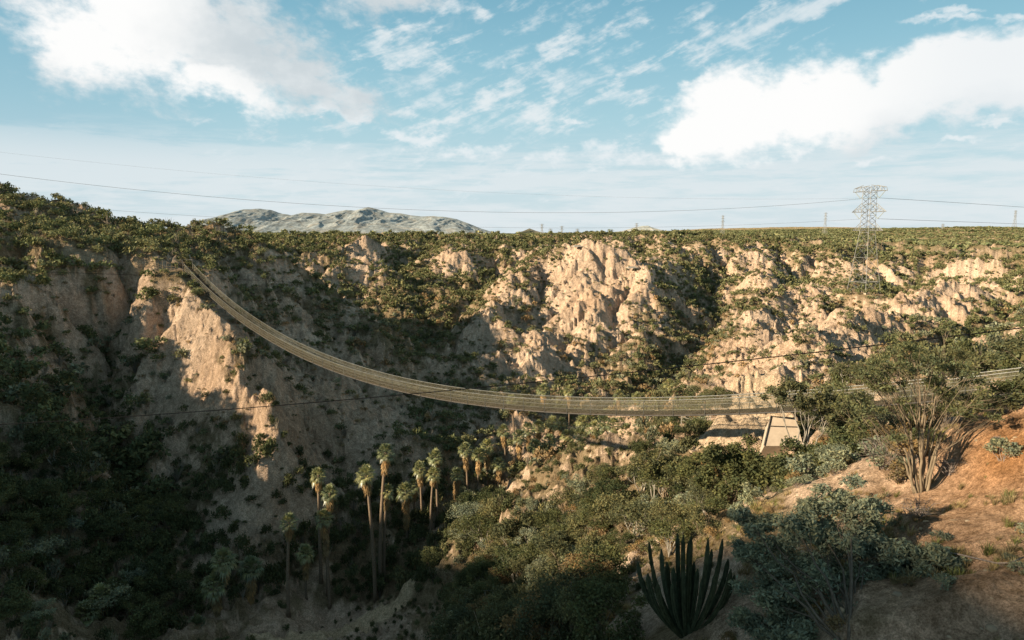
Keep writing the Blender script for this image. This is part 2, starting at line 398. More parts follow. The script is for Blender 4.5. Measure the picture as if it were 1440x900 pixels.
# tracks of beaten earth: canyon track, road under the bridge, ledge track on the left hill
def track(path, w):
    q = np.array([ground_at(*p)[:2] for p in path]); m = np.full(TX.shape, 1e9)
    sel = (TX > q[:, 0].min() - 9) & (TX < q[:, 0].max() + 9) & (TY > q[:, 1].min() - 9) & (TY < q[:, 1].max() + 9)
    xs = TX[sel]; ys = TY[sel]; dm = np.full(xs.shape, 1e9)
    for a, b in zip(q[:-1], q[1:]):
        v = b - a; L = v @ v
        t = np.clip(((xs - a[0]) * v[0] + (ys - a[1]) * v[1]) / L, 0, 1)
        dm = np.minimum(dm, np.hypot(xs - a[0] - t * v[0], ys - a[1] - t * v[1]))
    m[sel] = dm
    return smooth(w * 1.25, w * 0.75, m + 0.35 * fbm(TX / 2, TY / 2, 2, 99))
TRACKS = [([(380,897),(450,893),(490,884),(540,858),(560,846)], 2.6, (0.66,0.52,0.36)),  # pale earth, its tone raised to stand in for a sun patch
          ([(1010,606),(1030,596),(1060,586),(1064,560),(1056,538)], 4.6, (0.60,0.475,0.35)),
          ([(95,350),(120,358),(150,366),(185,372),(225,377)], 1.4, (0.44,0.34,0.24))]
TRK = np.zeros(TX.shape)
for path, w, c in TRACKS:
    m = track(path, w); TRK = np.maximum(TRK, m); C = C * (1 - m[..., None]) + np.array(c) * (0.9 + 0.2 * n2) * m[..., None]
COV = COV * (1 - TRK)

def grid_mesh(name, X, Y, Z, cols=None):
    nx, ny = X.shape
    me = bpy.data.meshes.new(name)
    co = np.stack([X, Y, Z], -1).reshape(-1, 3).astype(np.float32)
    me.vertices.add(nx * ny); me.vertices.foreach_set("co", co.ravel())
    i, j = np.meshgrid(np.arange(nx - 1), np.arange(ny - 1), indexing='ij')
    a = (i * ny + j).ravel()
    f = np.stack([a, a + 1, a + ny + 1, a + ny], 1).astype(np.int32)
    f = f[:, ::-1]
    me.loops.add(f.size); me.polygons.add(len(f))
    me.loops.foreach_set("vertex_index", f.ravel())
    me.polygons.foreach_set("loop_start", np.arange(0, f.size, 4, dtype=np.int32))
    me.polygons.foreach_set("use_smooth", np.ones(len(f), bool))
    me.update(calc_edges=True)
    if cols is not None:
        at = me.color_attributes.new("tint", 'FLOAT_COLOR', 'POINT')
        c4 = np.concatenate([cols.reshape(-1, 3), np.ones((nx * ny, 1))], 1).astype(np.float32)
        at.data.foreach_set("color", c4.ravel())
    return me

# ------------------------------------------------------------------ materials
class NT:
    def __init__(self, name):
        self.m = bpy.data.materials.new(name); self.m.use_nodes = True
        self.t = self.m.node_tree; self.t.nodes.clear()
        self.out = self.t.nodes.new("ShaderNodeOutputMaterial")
    def n(self, kind, **kw):
        nd = self.t.nodes.new("ShaderNode" + kind)
        for k, v in kw.items():
            if k.startswith("i_"):
                key = k[2:]; key = int(key) if key.isdigit() else key.replace("_", " ")
                if hasattr(v, "is_linked") or hasattr(v, "links"): self.t.links.new(v, nd.inputs[key])
                else: nd.inputs[key].default_value = v
            else: setattr(nd, k, v)
        return nd
    def link(self, a, b): self.t.links.new(a, b)

def earth_material(name, bump=1.0, scale=1.0, fallback=None):
    t = NT(name)
    at = t.n("Attribute", attribute_name="tint")
    geo = t.n("NewGeometry")
    no = t.n("TexNoise", i_Vector=geo.outputs["Position"], i_Scale=0.9 * scale, i_Detail=8.0, i_Roughness=0.68)
    r1 = t.n("ValToRGB", i_Fac=no.outputs["Fac"])
    r1.color_ramp.elements[0].position = 0.32; r1.color_ramp.elements[0].color = (.66, .62, .57, 1)
    r1.color_ramp.elements[1].position = 0.7; r1.color_ramp.elements[1].color = (1.34, 1.32, 1.30, 1)
    mx = t.n("MixRGB", blend_type='MULTIPLY', i_Fac=1.0, i_Color1=at.outputs["Color"], i_Color2=r1.outputs["Color"])
    n2 = t.n("TexNoise", i_Vector=geo.outputs["Position"], i_Scale=4.5 * scale, i_Detail=6.0, i_Roughness=0.7)
    r2 = t.n("ValToRGB", i_Fac=n2.outputs["Fac"])
    r2.color_ramp.elements[0].position = 0.36; r2.color_ramp.elements[0].color = (.62, .60, .56, 1)
    r2.color_ramp.elements[1].position = 0.62; r2.color_ramp.elements[1].color = (1.22, 1.22, 1.22, 1)
    m2a = t.n("MixRGB", blend_type='MULTIPLY', i_Fac=1.0, i_Color1=mx.outputs["Color"], i_Color2=r2.outputs["Color"])
    n3 = t.n("TexNoise", i_Vector=geo.outputs["Position"], i_Scale=17.0 * scale, i_Detail=5.0, i_Roughness=0.72)
    r3 = t.n("ValToRGB", i_Fac=n3.outputs["Fac"])
    r3.color_ramp.elements[0].position = 0.40; r3.color_ramp.elements[0].color = (.70, .68, .65, 1)
    r3.color_ramp.elements[1].position = 0.60; r3.color_ramp.elements[1].color = (1.25, 1.25, 1.24, 1)
    m2 = t.n("MixRGB", blend_type='MULTIPLY', i_Fac=1.0, i_Color1=m2a.outputs["Color"], i_Color2=r3.outputs["Color"])
    b1 = t.n("Bump", i_Strength=0.9 * bump, i_Distance=1.5, i_Height=no.outputs["Fac"])
    b2 = t.n("Bump", i_Strength=0.55 * bump, i_Distance=0.22, i_Height=n2.outputs["Fac"], i_Normal=b1.outputs["Normal"])
    bs = t.n("BsdfDiffuse", i_Color=m2.outputs["Color"], i_Roughness=0.6, i_Normal=b2.outputs["Normal"])
    t.link(bs.outputs[0], t.out.inputs[0])
    return t.m
M_EARTH = earth_material("eroded_earth")
me = grid_mesh("terrain", TX, TY, TZ, C)
me.materials.append(M_EARTH)
terrain = bpy.data.objects.new("terrain", me); COL.objects.link(terrain)
terrain["kind"] = "structure"

# ------------------------------------------------------------------ far mountains
def mountain(name, outline, dist, base_py, depth, seed, tint, rough):
    xs = np.linspace(outline[0][0], outline[-1][0], 420)
    top = np.interp(xs, [o[0] for o in outline], [o[1] for o in outline])
    nr = 150
    v = np.linspace(-1, 1, nr)
    X = np.zeros((len(xs), nr)); Y = X.copy(); Z = X.copy()
    zb = P(720, base_py, dist)[2] - 60
    for j, s in enumerate(v):
        yy = dist + s * depth
        X[:, j] = (xs - 720) / FPX * 1.01 * dist
        Y[:, j] = yy
    ztop = np.array([P(720, t_, dist)[2] for t_ in top])
    sp = (1 - np.abs(v)) ** 0.85
    rg = ridged(X / rough + 0.5 * fbm(X / (2 * rough), Y / (2 * rough), 3, seed + 5), Y / (rough * 4.5), 5, seed) - 0.62
    prof = sp[None, :] + rg * 0.24 * (1 - np.abs(v))[None, :] * np.minimum(1, np.abs(v) * 5)[None, :] 
    Z = zb + (ztop - zb)[:, None] * prof + fbm(X / 300, Y / 300, 3, seed + 9) * 14 * np.minimum(1, sp * 3)[None, :]
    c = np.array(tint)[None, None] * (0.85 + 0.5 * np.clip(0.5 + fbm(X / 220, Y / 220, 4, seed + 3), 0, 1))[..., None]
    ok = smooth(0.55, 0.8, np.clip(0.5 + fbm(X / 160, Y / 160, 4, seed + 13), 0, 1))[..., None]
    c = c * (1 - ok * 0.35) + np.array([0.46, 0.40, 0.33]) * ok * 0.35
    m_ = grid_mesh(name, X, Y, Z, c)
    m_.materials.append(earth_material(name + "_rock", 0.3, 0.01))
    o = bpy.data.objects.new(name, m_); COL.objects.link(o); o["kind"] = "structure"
    return o
mountain("mountains", [(285,327),(305,314),(320,304),(335,298),(352,294),(372,293),(388,295),(402,300),(416,303),(432,299),(448,300),(464,301),(480,297),(492,295),(505,296),(522,291),(536,294),(552,298),(566,300),(580,303),(596,304),(612,303),(628,305),(645,309),(660,314),(678,321),(700,329)], 9000, 334, 2300, 4, (0.285,0.32,0.338), 300)  # grey-blue tint has the distance haze painted in
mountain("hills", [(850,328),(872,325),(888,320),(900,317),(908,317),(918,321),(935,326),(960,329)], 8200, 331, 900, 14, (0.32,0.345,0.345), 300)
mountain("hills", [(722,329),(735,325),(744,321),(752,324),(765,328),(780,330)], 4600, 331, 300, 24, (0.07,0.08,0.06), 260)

# ------------------------------------------------------------------ sun and sky
sd = bpy.data.lights.new("sun", 'SUN'); sd.energy = 9.5; sd.angle = math.radians(0.9); sd.color = (1.0, 0.84, 0.61)
so = bpy.data.objects.new("sun", sd); COL.objects.link(so)
so.rotation_euler = SUN.to_track_quat('Z', 'Y').to_euler()
so.location = SUN * 300

world = bpy.data.worlds.new("World"); scene.world = world; world.use_nodes = True
wt = world.node_tree; wt.nodes.clear()
class V:
    """a scalar in the world node tree"""
    def __init__(s, sock): s.s = sock
    def _op(s, op, *o, clamp=False):
        nd = wt.nodes.new("ShaderNodeMath"); nd.operation = op; nd.use_clamp = clamp
        for i, q in enumerate((s,) + o):
            if isinstance(q, V): wt.links.new(q.s, nd.inputs[i])
            else: nd.inputs[i].default_value = q
        return V(nd.outputs[0])
    def __add__(s, o): return s._op('ADD', o)
    __radd__ = __add__
    def __sub__(s, o): return s._op('SUBTRACT', o)
    def __rsub__(s, o): return (s * -1) + o
    def __mul__(s, o): return s._op('MULTIPLY', o)
    __rmul__ = __mul__
    def __truediv__(s, o): return s._op('DIVIDE', o)
    def max(s, o): return s._op('MAXIMUM', o)
    def min(s, o): return s._op('MINIMUM', o)
    def sqrt(s): return s._op('SQRT')
    def clamp(s): return s._op('ADD', 0.0, clamp=True)
    def step(s, a, b):
        nd = wt.nodes.new("ShaderNodeMapRange"); nd.interpolation_type = 'SMOOTHSTEP'
        wt.links.new(s.s, nd.inputs[0]); nd.inputs[1].default_value = a; nd.inputs[2].default_value = b
        return V(nd.outputs[0])
tc = wt.nodes.new("ShaderNodeTexCoord")
sx = wt.nodes.new("ShaderNodeSeparateXYZ"); wt.links.new(tc.outputs["Generated"], sx.inputs[0])
dx_, dy_, dz_ = V(sx.outputs[0]), V(sx.outputs[1]), V(sx.outputs[2])
AZ = dx_._op('ARCTAN2', dy_)
EL = dz_._op('ARCSINE')
def wnoise(sa, se, seed, scale=1.0, detail=6.0, rough=0.55, shear=0.0, dist=0.0):
    cb = wt.nodes.new("ShaderNodeCombineXYZ")
    wt.links.new((AZ * sa + EL * (shear * sa)).s, cb.inputs[0]); wt.links.new((EL * se + AZ * (0.0)).s, cb.inputs[1]); cb.inputs[2].default_value = seed
    no = wt.nodes.new("ShaderNodeTexNoise"); wt.links.new(cb.outputs[0], no.inputs["Vector"])
    no.inputs["Scale"].default_value = scale; no.inputs["Detail"].default_value = detail; no.inputs["Roughness"].default_value = rough; no.inputs["Distortion"].default_value = dist
    return V(no.outputs["Fac"])
def ae(px, py):
    x, y, z = P(px, py, 1.0); r = math.sqrt(x * x + y * y + z * z)
    return math.atan2(x, y), math.asin(z / r)
w1 = wnoise(7, 9, 1.7, 1.0, 5, .6) - 0.5
w2 = wnoise(7, 9, 5.1, 1.0, 5, .6) - 0.5
w3 = wnoise(30, 42, 8.1, 1.0, 6, .62) - 0.5
w4 = wnoise(30, 42, 3.3, 1.0, 6, .62) - 0.5
AZw = AZ + w1 * 0.16 + w3 * 0.035; ELw = EL + w2 * 0.11 + w4 * 0.025
def blob(px, py, rx, ry, rot=0.0, soft=1.0, warp=True):
    """soft ellipse of cloud: centre, radii and tilt given as they look in the photograph; 1 inside, falling to 0"""
    a0, e0 = ae(px, py); sx_ = rx / FPX; sy_ = ry / FPX
    c, s = math.cos(math.radians(rot)), math.sin(math.radians(rot))
    A_ = (AZw if warp else AZ) - a0; E_ = (ELw if warp else EL) - e0
    u = (A_ * c + E_ * s) * (1 / sx_); v = (E_ * c - A_ * s) * (1 / sy_)
    return 1.0 - (u * u + v * v).sqrt()
def union(*b):
    r = b[0]
    for q in b[1:]: r = r.max(q)
    return r
cl_l = union(blob(190,10,190,110,-8), blob(120,60,90,70), blob(310,70,170,75,-12), blob(420,110,140,34,-14), blob(300,120,90,34,-8), blob(560,0,110,34,8))
cl_r = union(blob(1010,165,95,62,10), blob(1120,150,150,58,10), blob(1290,125,230,50,14), blob(1440,105,170,48,10), blob(965,200,50,32))
streak = union(blob(560,152,130,17,0), blob(700,125,100,17,20), blob(800,80,110,14,25), blob(770,150,60,24,-30), blob(980,70,190,13,20), blob(1060,40,170,24,18), blob(1000,108,110,15,22), blob(1180,8,160,16,8), blob(650,30,50,14,0), blob(560,70,70,22,0), blob(470,150,60,10))
puffs = union(blob(585,188,50,12), blob(650,212,70,13,5), blob(480,155,46,10), blob(860,212,32,16,10), blob(900,220,24,9), blob(770,215,60,14), blob(830,168,20,6), blob(1118,220,24,9,8), blob(1222,216,34,6,8), blob(1310,28,44,6,4), blob(1370,22,44,6,4), blob(1345,14,30,5,4), blob(1350,196,36,5), blob(1430,170,40,5))
fine_n = wnoise(34, 52, 2.2, 1.0, 9, .62, 0.3)
med_n = wnoise(12, 18, 6.4, 1.0, 7, .58)
dL = (cl_l * 1.0 + (fine_n - 0.5) * 1.25 + (med_n - 0.5) * 0.6).step(-0.12, 0.62)
dR = (cl_r * 1.0 + (fine_n - 0.5) * 0.75 + (med_n - 0.5) * 0.35).step(-0.08, 0.42)
def tilted(sa, se, seed, deg, detail=9, rough=.6, dist=0.3):
    c_, s_ = math.cos(math.radians(deg)), math.sin(math.radians(deg))
    cb = wt.nodes.new("ShaderNodeCombineXYZ"); wt.links.new(((AZ * c_ + EL * s_) * sa).s, cb.inputs[0]); wt.links.new(((EL * c_ - AZ * s_) * se).s, cb.inputs[1]); cb.inputs[2].default_value = seed
    no = wt.nodes.new("ShaderNodeTexNoise"); wt.links.new(cb.outputs[0], no.inputs["Vector"]); no.inputs["Scale"].default_value = 1.0; no.inputs["Detail"].default_value = detail; no.inputs["Roughness"].default_value = rough; no.inputs["Distortion"].default_value = dist
    return V(no.outputs["Fac"])
str_n = tilted(16, 60, 3.7, 20)
dS = (streak * 0.8 + (str_n - 0.5) * 2.6 + (fine_n - 0.5) * 1.5).step(-0.02, 0.95) * 0.66
dP = (puffs * 0.9 + (fine_n - 0.5) * 2.2 + (str_n - 0.5) * 0.8).step(-0.02, 0.95) * 0.7
dM = (blob(690,150,380,130,10,1,False).max(-0.6) * 0.55 + (str_n - 0.5) * 2.8 + (fine_n - 0.5) * 1.8 - 0.08).step(0.05, 0.95) * 0.62
# thin layers near the horizon
cir = wnoise(7, 62, 4.4, 1.0, 8, .6, -1.2, 0.3)
cir2 = wnoise(14, 90, 9.4, 1.0, 8, .62, 0.9, 0.4)
_, e_lo = ae(720, 322); _, e_mid = ae(720, 250); _, e_hi = ae(720, 165)
band = EL.step(e_hi, e_mid)
veil = (cir - 0.5 + (cir2 - 0.5) * 0.6 + band * 0.33 + (blob(120,215,240,40,0,1,False).max(-0.3)) * 0.28).step(0.02, 0.36) * band * 0.74
wisps = (wnoise(16, 30, 12.1, 1.0, 9, .66, 0.6, 0.5) - 0.5 + (wnoise(3, 4, 2.5, 1.0, 3, .5) - 0.5) * 1.2).step(0.06, 0.42) * 0.32
# base sky
sky = wt.nodes.new("ShaderNodeTexSky"); sky.sky_type = 'NISHITA'; sky.sun_disc = False
sky.sun_elevation = SUN_EL; sky.sun_rotation = math.atan2(SUN.x, SUN.y); sky.air_density = 1.0; sky.dust_density = 1.2; sky.ozone_density = 1.0
def colmix(fac, a, b, blend='MIX'):
    nd = wt.nodes.new("ShaderNodeMixRGB"); nd.blend_type = blend
    for i, q in ((0, fac), (1, a), (2, b)):
        if isinstance(q, V): wt.links.new(q.s, nd.inputs[i])
        elif hasattr(q, "default_value") and hasattr(q, "links"): wt.links.new(q, nd.inputs[i])
        else: nd.inputs[i].default_value = q if isinstance(q, (int, float)) else (*q, 1)
    return nd.outputs[0]
SKYK = 0.10
ramp = wt.nodes.new("ShaderNodeValToRGB"); wt.links.new((EL * (1 / math.radians(90))).s, ramp.inputs[0])
cr = ramp.color_ramp
def L3(r, g, b): return tuple(lin(r, g, b))
stops = [(0.0, L3(216,230,236)), (ae(720,260)[1] / math.radians(90), L3(200,224,232)), (ae(720,170)[1] / math.radians(90), L3(172,212,224)), (ae(720,80)[1] / math.radians(90), L3(146,196,214)), (ae(720,0)[1] / math.radians(90), L3(127,181,203)), (0.5, L3(112,138,152)), (1.0, L3(100,120,134))]
while len(cr.elements) < len(stops): cr.elements.new(0.5)
for e, (p_, c_) in zip(cr.elements, stops): e.position = p_; e.color = (*c_, 1)
skyc = colmix(1.0, sky.outputs[0], (SKYK, SKYK, SKYK), 'MULTIPLY')
base = colmix(0.93, skyc, ramp.outputs[0])
dk = blob(0,60,330,260,0,1,False).step(0.0, 0.9)
base = colmix(dk * 0.2, base, L3(92,150,182))
grey = L3(204,214,219); white = L3(254,254,253); soft = L3(226,233,236)
c = colmix(wisps, base, soft)
c = colmix(veil, c, L3(228,235,238))
c = colmix(dM, c, L3(232,239,242))
c = colmix(dS, c, L3(236,241,243))
c = colmix(dP, c, L3(240,244,246))
coreL = union(blob(150,40,150,100,0), blob(300,135,130,34,-8)).step(0.0, 0.55)
shL = blob(370,70,170,80,-10).step(0.0, 0.6)
colL = colmix((coreL * (1.0 - shL * 0.5)).clamp(), colmix((med_n).step(0.35, 0.65), grey, L3(222,229,232)), white)
c = colmix(dL, c, colL)
lowR = (fine_n * 0.5 + med_n * 0.5 - 0.5) * 1.0 + (EL - (AZ * 0.20)) * 9.0
a_, e_ = ae(1010, 195); a2_, e2_ = ae(1300, 140)
sl_ = (e2_ - e_) / (a2_ - a_)
under_r = ((EL - (AZ - a_) * sl_ - e_) * 10.0 + (med_n - 0.5) * 0.8 + blob(1010,165,200,110,0,1,False).max(0.0) * 1.3)
colR = colmix(under_r.step(-0.75, 0.1), L3(208,218,223), white)
colR = colmix(AZ.step(ae(1150,100)[0], ae(1420,100)[0]) * 0.55, colR, L3(228,235,239))
c = colmix(dR, c, colR)
bg = wt.nodes.new("ShaderNodeBackground"); wt.links.new(c, bg.inputs[0]); bg.inputs[1].default_value = 1.0
wo = wt.nodes.new("ShaderNodeOutputWorld"); wt.links.new(bg.outputs[0], wo.inputs[0])

world.cycles.sampling_method = 'MANUAL'; world.cycles.sample_map_resolution = 256
scene.cycles.max_bounces = 4; scene.cycles.diffuse_bounces = 2; scene.cycles.transmission_bounces = 2; scene.cycles.transparent_max_bounces = 24
scene.cycles.sample_clamp_indirect = 4
# ------------------------------------------------------------------ mesh building
class MB:
    def __init__(s):
        s.v = []; s.f = []; s.mi = []; s.t = []; s.n = 0
    def add(s, v, f, mi=0, tint=None):
        v = np.asarray(v, float).reshape(-1, 3); f = np.asarray(f, int)
        s.v.append(v); s.f.append(f + s.n); s.mi.append(np.full(len(f), mi, int)); s.n += len(v)
        if tint is None: tint = np.ones((len(v), 3))
        tint = np.asarray(tint, float)
        if tint.ndim == 1: tint = np.tile(tint, (len(v), 1))
        s.t.append(tint)
    def tube(s, path, rad, seg=6, mi=0, tint=None, cap=True, lobes=0, lobe=0.0):
        path = np.asarray(path, float); n = len(path)
        rad = np.full(n, rad, float) if np.isscalar(rad) else np.asarray(rad, float)
        T = np.gradient(path, axis=0); T /= np.linalg.norm(T, axis=1)[:, None] + 1e-9
        ref = np.array([0.31, 0.95, 0.05]) if abs(T[0] @ np.array([0.31, 0.95, 0.05])) < 0.9 else np.array([1.0, 0, 0.1])
        u = np.cross(T[0], ref); u /= np.linalg.norm(u)
        rings = []
        ang = np.arange(seg) * 2 * np.pi / seg
        prof = 1 + (lobe * np.where(np.arange(seg) % 2 == 0, 1, -1) if lobes else 0)
        for i in range(n):
            u = u - (u @ T[i]) * T[i]; u /= np.linalg.norm(u) + 1e-9
            w = np.cross(T[i], u)
            rings.append(path[i] + rad[i] * (np.outer(np.cos(ang) * prof, u) + np.outer(np.sin(ang) * prof, w)))
        V_ = np.concatenate(rings); F_ = []
        for i in range(n - 1):
            for j in range(seg):
                k = (j + 1) % seg
                F_.append((i * seg + j, i * seg + k, (i + 1) * seg + k, (i + 1) * seg + j))
        if cap:
            V_ = np.concatenate([V_, path[:1], path[-1:]]); a = n * seg
            for j in range(seg):
                k = (j + 1) % seg
                F_.append((a, k, j, j)); F_.append((a + 1, (n - 1) * seg + j, (n - 1) * seg + k, (n - 1) * seg + k))
        s.add(V_, F_, mi, tint)
    def box(s, c, sx_, sy_, sz_, R=None, mi=0, tint=None):
        p = np.array([[x, y, z] for x in (-.5, .5) for y in (-.5, .5) for z in (-.5, .5)]) * (sx_, sy_, sz_)
        if R is not None: p = p @ np.asarray(R).T
        s.add(p + np.asarray(c), [(0, 1, 3, 2), (4, 6, 7, 5), (0, 4, 5, 1), (2, 3, 7, 6), (0, 2, 6, 4), (1, 5, 7, 3)], mi, tint)
    def leaves(s, c, size, mi=0, tint=None, aspect=0.5, up=0.35, r=None):
        """many small leaf faces at the points c"""
        r = r or rng
        n_ = len(c); size = np.broadcast_to(size, (n_,))
        nrm = r.normal(size=(n_, 3)); nrm[:, 2] = nrm[:, 2] + up * np.sign(nrm[:, 2] + 0.3); nrm /= np.linalg.norm(nrm, axis=1)[:, None]
        a = r.normal(size=(n_, 3)); a -= (a * nrm).sum(1)[:, None] * nrm; a /= np.linalg.norm(a, axis=1)[:, None]
        b = np.cross(nrm, a)
        L = size[:, None] * a; Wd = (size * aspect)[:, None] * b
        V_ = np.stack([c - L, c - 0.1 * L + Wd, c + L, c - 0.1 * L - Wd], 1).reshape(-1, 3)
        F_ = np.arange(4 * n_).reshape(-1, 4)
        if tint is None: tint = np.ones((n_, 3))
        s.add(V_, F_, mi, np.repeat(tint, 4, 0))
    def arrays(s):
        return np.concatenate(s.v), np.concatenate(s.f), np.concatenate(s.mi), np.concatenate(s.t)
    def mesh(s, name, mats, smooth_=False):
        v, f, mi, t = s.arrays()
        return raw_mesh(name, v, f, mi, t, mats, smooth_)
    def build(s, name, mats, parent=None, smooth_=False):
        o = bpy.data.objects.new(name, s.mesh(name, mats if isinstance(mats, (list, tuple)) else [mats], smooth_)); COL.objects.link(o)
        if parent: o.parent = parent
        return o
def raw_mesh(name, v, f, mi, t, mats, smooth_=False):
    me = bpy.data.meshes.new(name)
    me.vertices.add(len(v)); me.vertices.foreach_set("co", v.astype(np.float32).ravel())
    tri = f[:, 2] == f[:, 3]
    lens = np.where(tri, 3, 4).astype(np.int32)
    mask = np.ones(f.shape, bool); mask[tri, 3] = False
    li = f[mask].astype(np.int32)
    st = np.concatenate([[0], np.cumsum(lens)[:-1]]).astype(np.int32)
    me.loops.add(len(li)); me.loops.foreach_set("vertex_index", li)
    me.polygons.add(len(f)); me.polygons.foreach_set("loop_start", st); me.polygons.foreach_set("material_index", mi.astype(np.int32))
    me.polygons.foreach_set("use_smooth", np.full(len(f), bool(smooth_)))
    me.update(calc_edges=True); me.validate()
    at = me.color_attributes.new("tint", 'FLOAT_COLOR', 'POINT')
    at.data.foreach_set("color", np.concatenate([t, np.ones((len(t), 1))], 1).astype(np.float32).ravel())
    for m in mats: me.materials.append(m)
    return me
def tag(o, label=None, cat=None, group=None, kind=None):
    if label: o["label"] = label
    if cat: o["category"] = cat
    if group: o["group"] = group
    if kind: o["kind"] = kind
    return o
def empty(name, loc, rz=0.0, sc=1.0):
    o = bpy.data.objects.new(name, None); COL.objects.link(o)
    o.location = loc; o.rotation_euler = (0, 0, rz); o.scale = (sc, sc, sc) if np.isscalar(sc) else sc
    o.empty_display_size = 0.3
    return o
def copy_tree(o, parent=None):
    c_ = o.copy(); COL.objects.link(c_); c_.parent = parent
    for ch in o.children: copy_tree(ch, c_)
    return c_

# ------------------------------------------------------------------ plant materials
def leaf_material(name, col, var=0.35, trans=0.25, objvar=True, gloss=0.0):
    t = NT(name)
    at = t.n("Attribute", attribute_name="tint")
    base_ = t.n("MixRGB", blend_type='MULTIPLY', i_Fac=1.0, i_Color1=(*col, 1), i_Color2=at.outputs["Color"])
    oi = t.n("ObjectInfo")
    r1 = t.n("ValToRGB", i_Fac=oi.outputs["Random"])
    r1.color_ramp.elements[0].color = (1 - var, 1 - var * 0.8, 1 - var * 0.7, 1); r1.color_ramp.elements[1].color = (1 + var, 1 + var * 0.75, 1 + var * 0.4, 1)
    m2 = t.n("MixRGB", blend_type='MULTIPLY', i_Fac=1.0 if objvar else 0.0, i_Color1=base_.outputs[0], i_Color2=r1.outputs[0])
    geo = t.n("NewGeometry")
    no = t.n("TexNoise", i_Vector=geo.outputs["Position"], i_Scale=0.8, i_Detail=3.0)
    r2 = t.n("ValToRGB", i_Fac=no.outputs["Fac"]); r2.color_ramp.elements[0].position = .3; r2.color_ramp.elements[1].position = .7
    r2.color_ramp.elements[0].color = (.75, .78, .8, 1); r2.color_ramp.elements[1].color = (1.3, 1.22, 1.05, 1)
    m3 = t.n("MixRGB", blend_type='MULTIPLY', i_Fac=1.0, i_Color1=m2.outputs[0], i_Color2=r2.outputs[0])
    df = t.n("BsdfDiffuse", i_Color=m3.outputs[0]); tr = t.n("BsdfTranslucent", i_Color=m3.outputs[0])
    ms = t.n("MixShader", i_0=trans, i_1=df.outputs[0], i_2=tr.outputs[0])
    if gloss:
        gl = t.n("BsdfGlossy", i_Roughness=.38); ms = t.n("MixShader", i_0=gloss, i_1=ms.outputs[0], i_2=gl.outputs[0])
    t.link(ms.outputs[0], t.out.inputs[0])
    return t.m
def bark_material(name, col, scale=9.0, stretch=0.2):
    t = NT(name)
    tcn = t.n("TexCoord"); mp = t.n("Mapping", i_Vector=tcn.outputs["Object"]); mp.inputs["Scale"].default_value = (1, 1, stretch)
    no = t.n("TexNoise", i_Vector=mp.outputs[0], i_Scale=scale, i_Detail=5.0, i_Roughness=.65)
    r = t.n("ValToRGB", i_Fac=no.outputs["Fac"]); r.color_ramp.elements[0].position = .32; r.color_ramp.elements[1].position = .68
    r.color_ramp.elements[0].color = tuple(c_ * .55 for c_ in col) + (1,); r.color_ramp.elements[1].color = tuple(c_ * 1.25 for c_ in col) + (1,)
    at = t.n("Attribute", attribute_name="tint")
    mm = t.n("MixRGB", blend_type='MULTIPLY', i_Fac=1.0, i_Color1=r.outputs[0], i_Color2=at.outputs["Color"])
    bp = t.n("Bump", i_Strength=.6, i_Distance=.03, i_Height=no.outputs["Fac"])
    df = t.n("BsdfDiffuse", i_Color=mm.outputs[0], i_Normal=bp.outputs[0])
    t.link(df.outputs[0], t.out.inputs[0]); return t.m
M_OLIVE = leaf_material("olive_leaves", (0.138, 0.138, 0.076), 0.35)
M_GREEN = leaf_material("green_leaves", (0.100, 0.110, 0.054), 0.35)
M_DARK = leaf_material("dark_leaves", (0.108, 0.120, 0.062), 0.3)
M_GREY = leaf_material("grey_green_leaves", (0.25, 0.265, 0.185), 0.2)
M_FEATHER = leaf_material("feathery_leaves", (0.18, 0.185, 0.095), 0.2, 0.35)
M_SCRUB = leaf_material("scrub_leaves", (1, 1, 1), 0.0, 0.2, False)
M_PALM = leaf_material("palm_leaves", (0.235, 0.245, 0.12), 0.3, 0.3, True, 0.06)
M_SKIRT = leaf_material("dead_palm_leaves", (0.36, 0.25, 0.14), 0.2, 0.2)
M_DRY = bark_material("dry_twigs", (0.26, 0.21, 0.18))
M_BARK = bark_material("pale_bark", (0.24, 0.185, 0.125))
M_DARKBARK = bark_material("dark_bark", (0.13, 0.105, 0.08))
M_WHITEBARK = bark_material("white_bark", (0.38, 0.34, 0.28))
M_PALMBARK = bark_material("palm_bark", (0.23, 0.17, 0.12), 6.0, 1.4)
M_CACTUS = bark_material("cactus_skin", (0.060, 0.072, 0.042), 7.0, 0.6)

def jitter_tint(n_, r, hue=0.25, val=0.35):
    v_ = 1 + val * (r.random(n_) * 2 - 1); h_ = hue * (r.random(n_) * 2 - 1)
    return np.stack([v_ * (1 + 0.5 * h_), v_, v_ * (1 - 0.5 * h_)], 1)
def clump_points(clumps, r, shell=0.45):
    out = []
    for cx, cy, cz, rx, ry, rz, cnt in clumps:
        d_ = r.normal(size=(cnt, 3)); d_ /= np.linalg.norm(d_, axis=1)[:, None]
        q = r.random(cnt) ** shell
        q = q * (0.75 + 0.5 * r.random(cnt))
        out.append(np.array([cx, cy, cz]) + d_ * q[:, None] * (rx, ry, rz))
    return np.concatenate(out)
def limb(mb, a, b, r0, r1, r, wob=0.12, n_=6, seg=5, mi=0, tint=None, sag=0.0):
    a = np.asarray(a, float); b = np.asarray(b, float); t_ = np.linspace(0, 1, n_)
    L = np.linalg.norm(b - a)
    p = a + (b - a) * t_[:, None]
    off = np.cumsum(r.normal(size=(n_, 3)), 0); off -= off[0] + (off[-1] - off[0]) * t_[:, None]
    p = p + off * wob * L / n_ * 1.6
    p[:, 2] += sag * L * np.sin(np.pi * t_)
    mb.tube(p, r0 + (r1 - r0) * t_, seg, mi, tint)
    return p

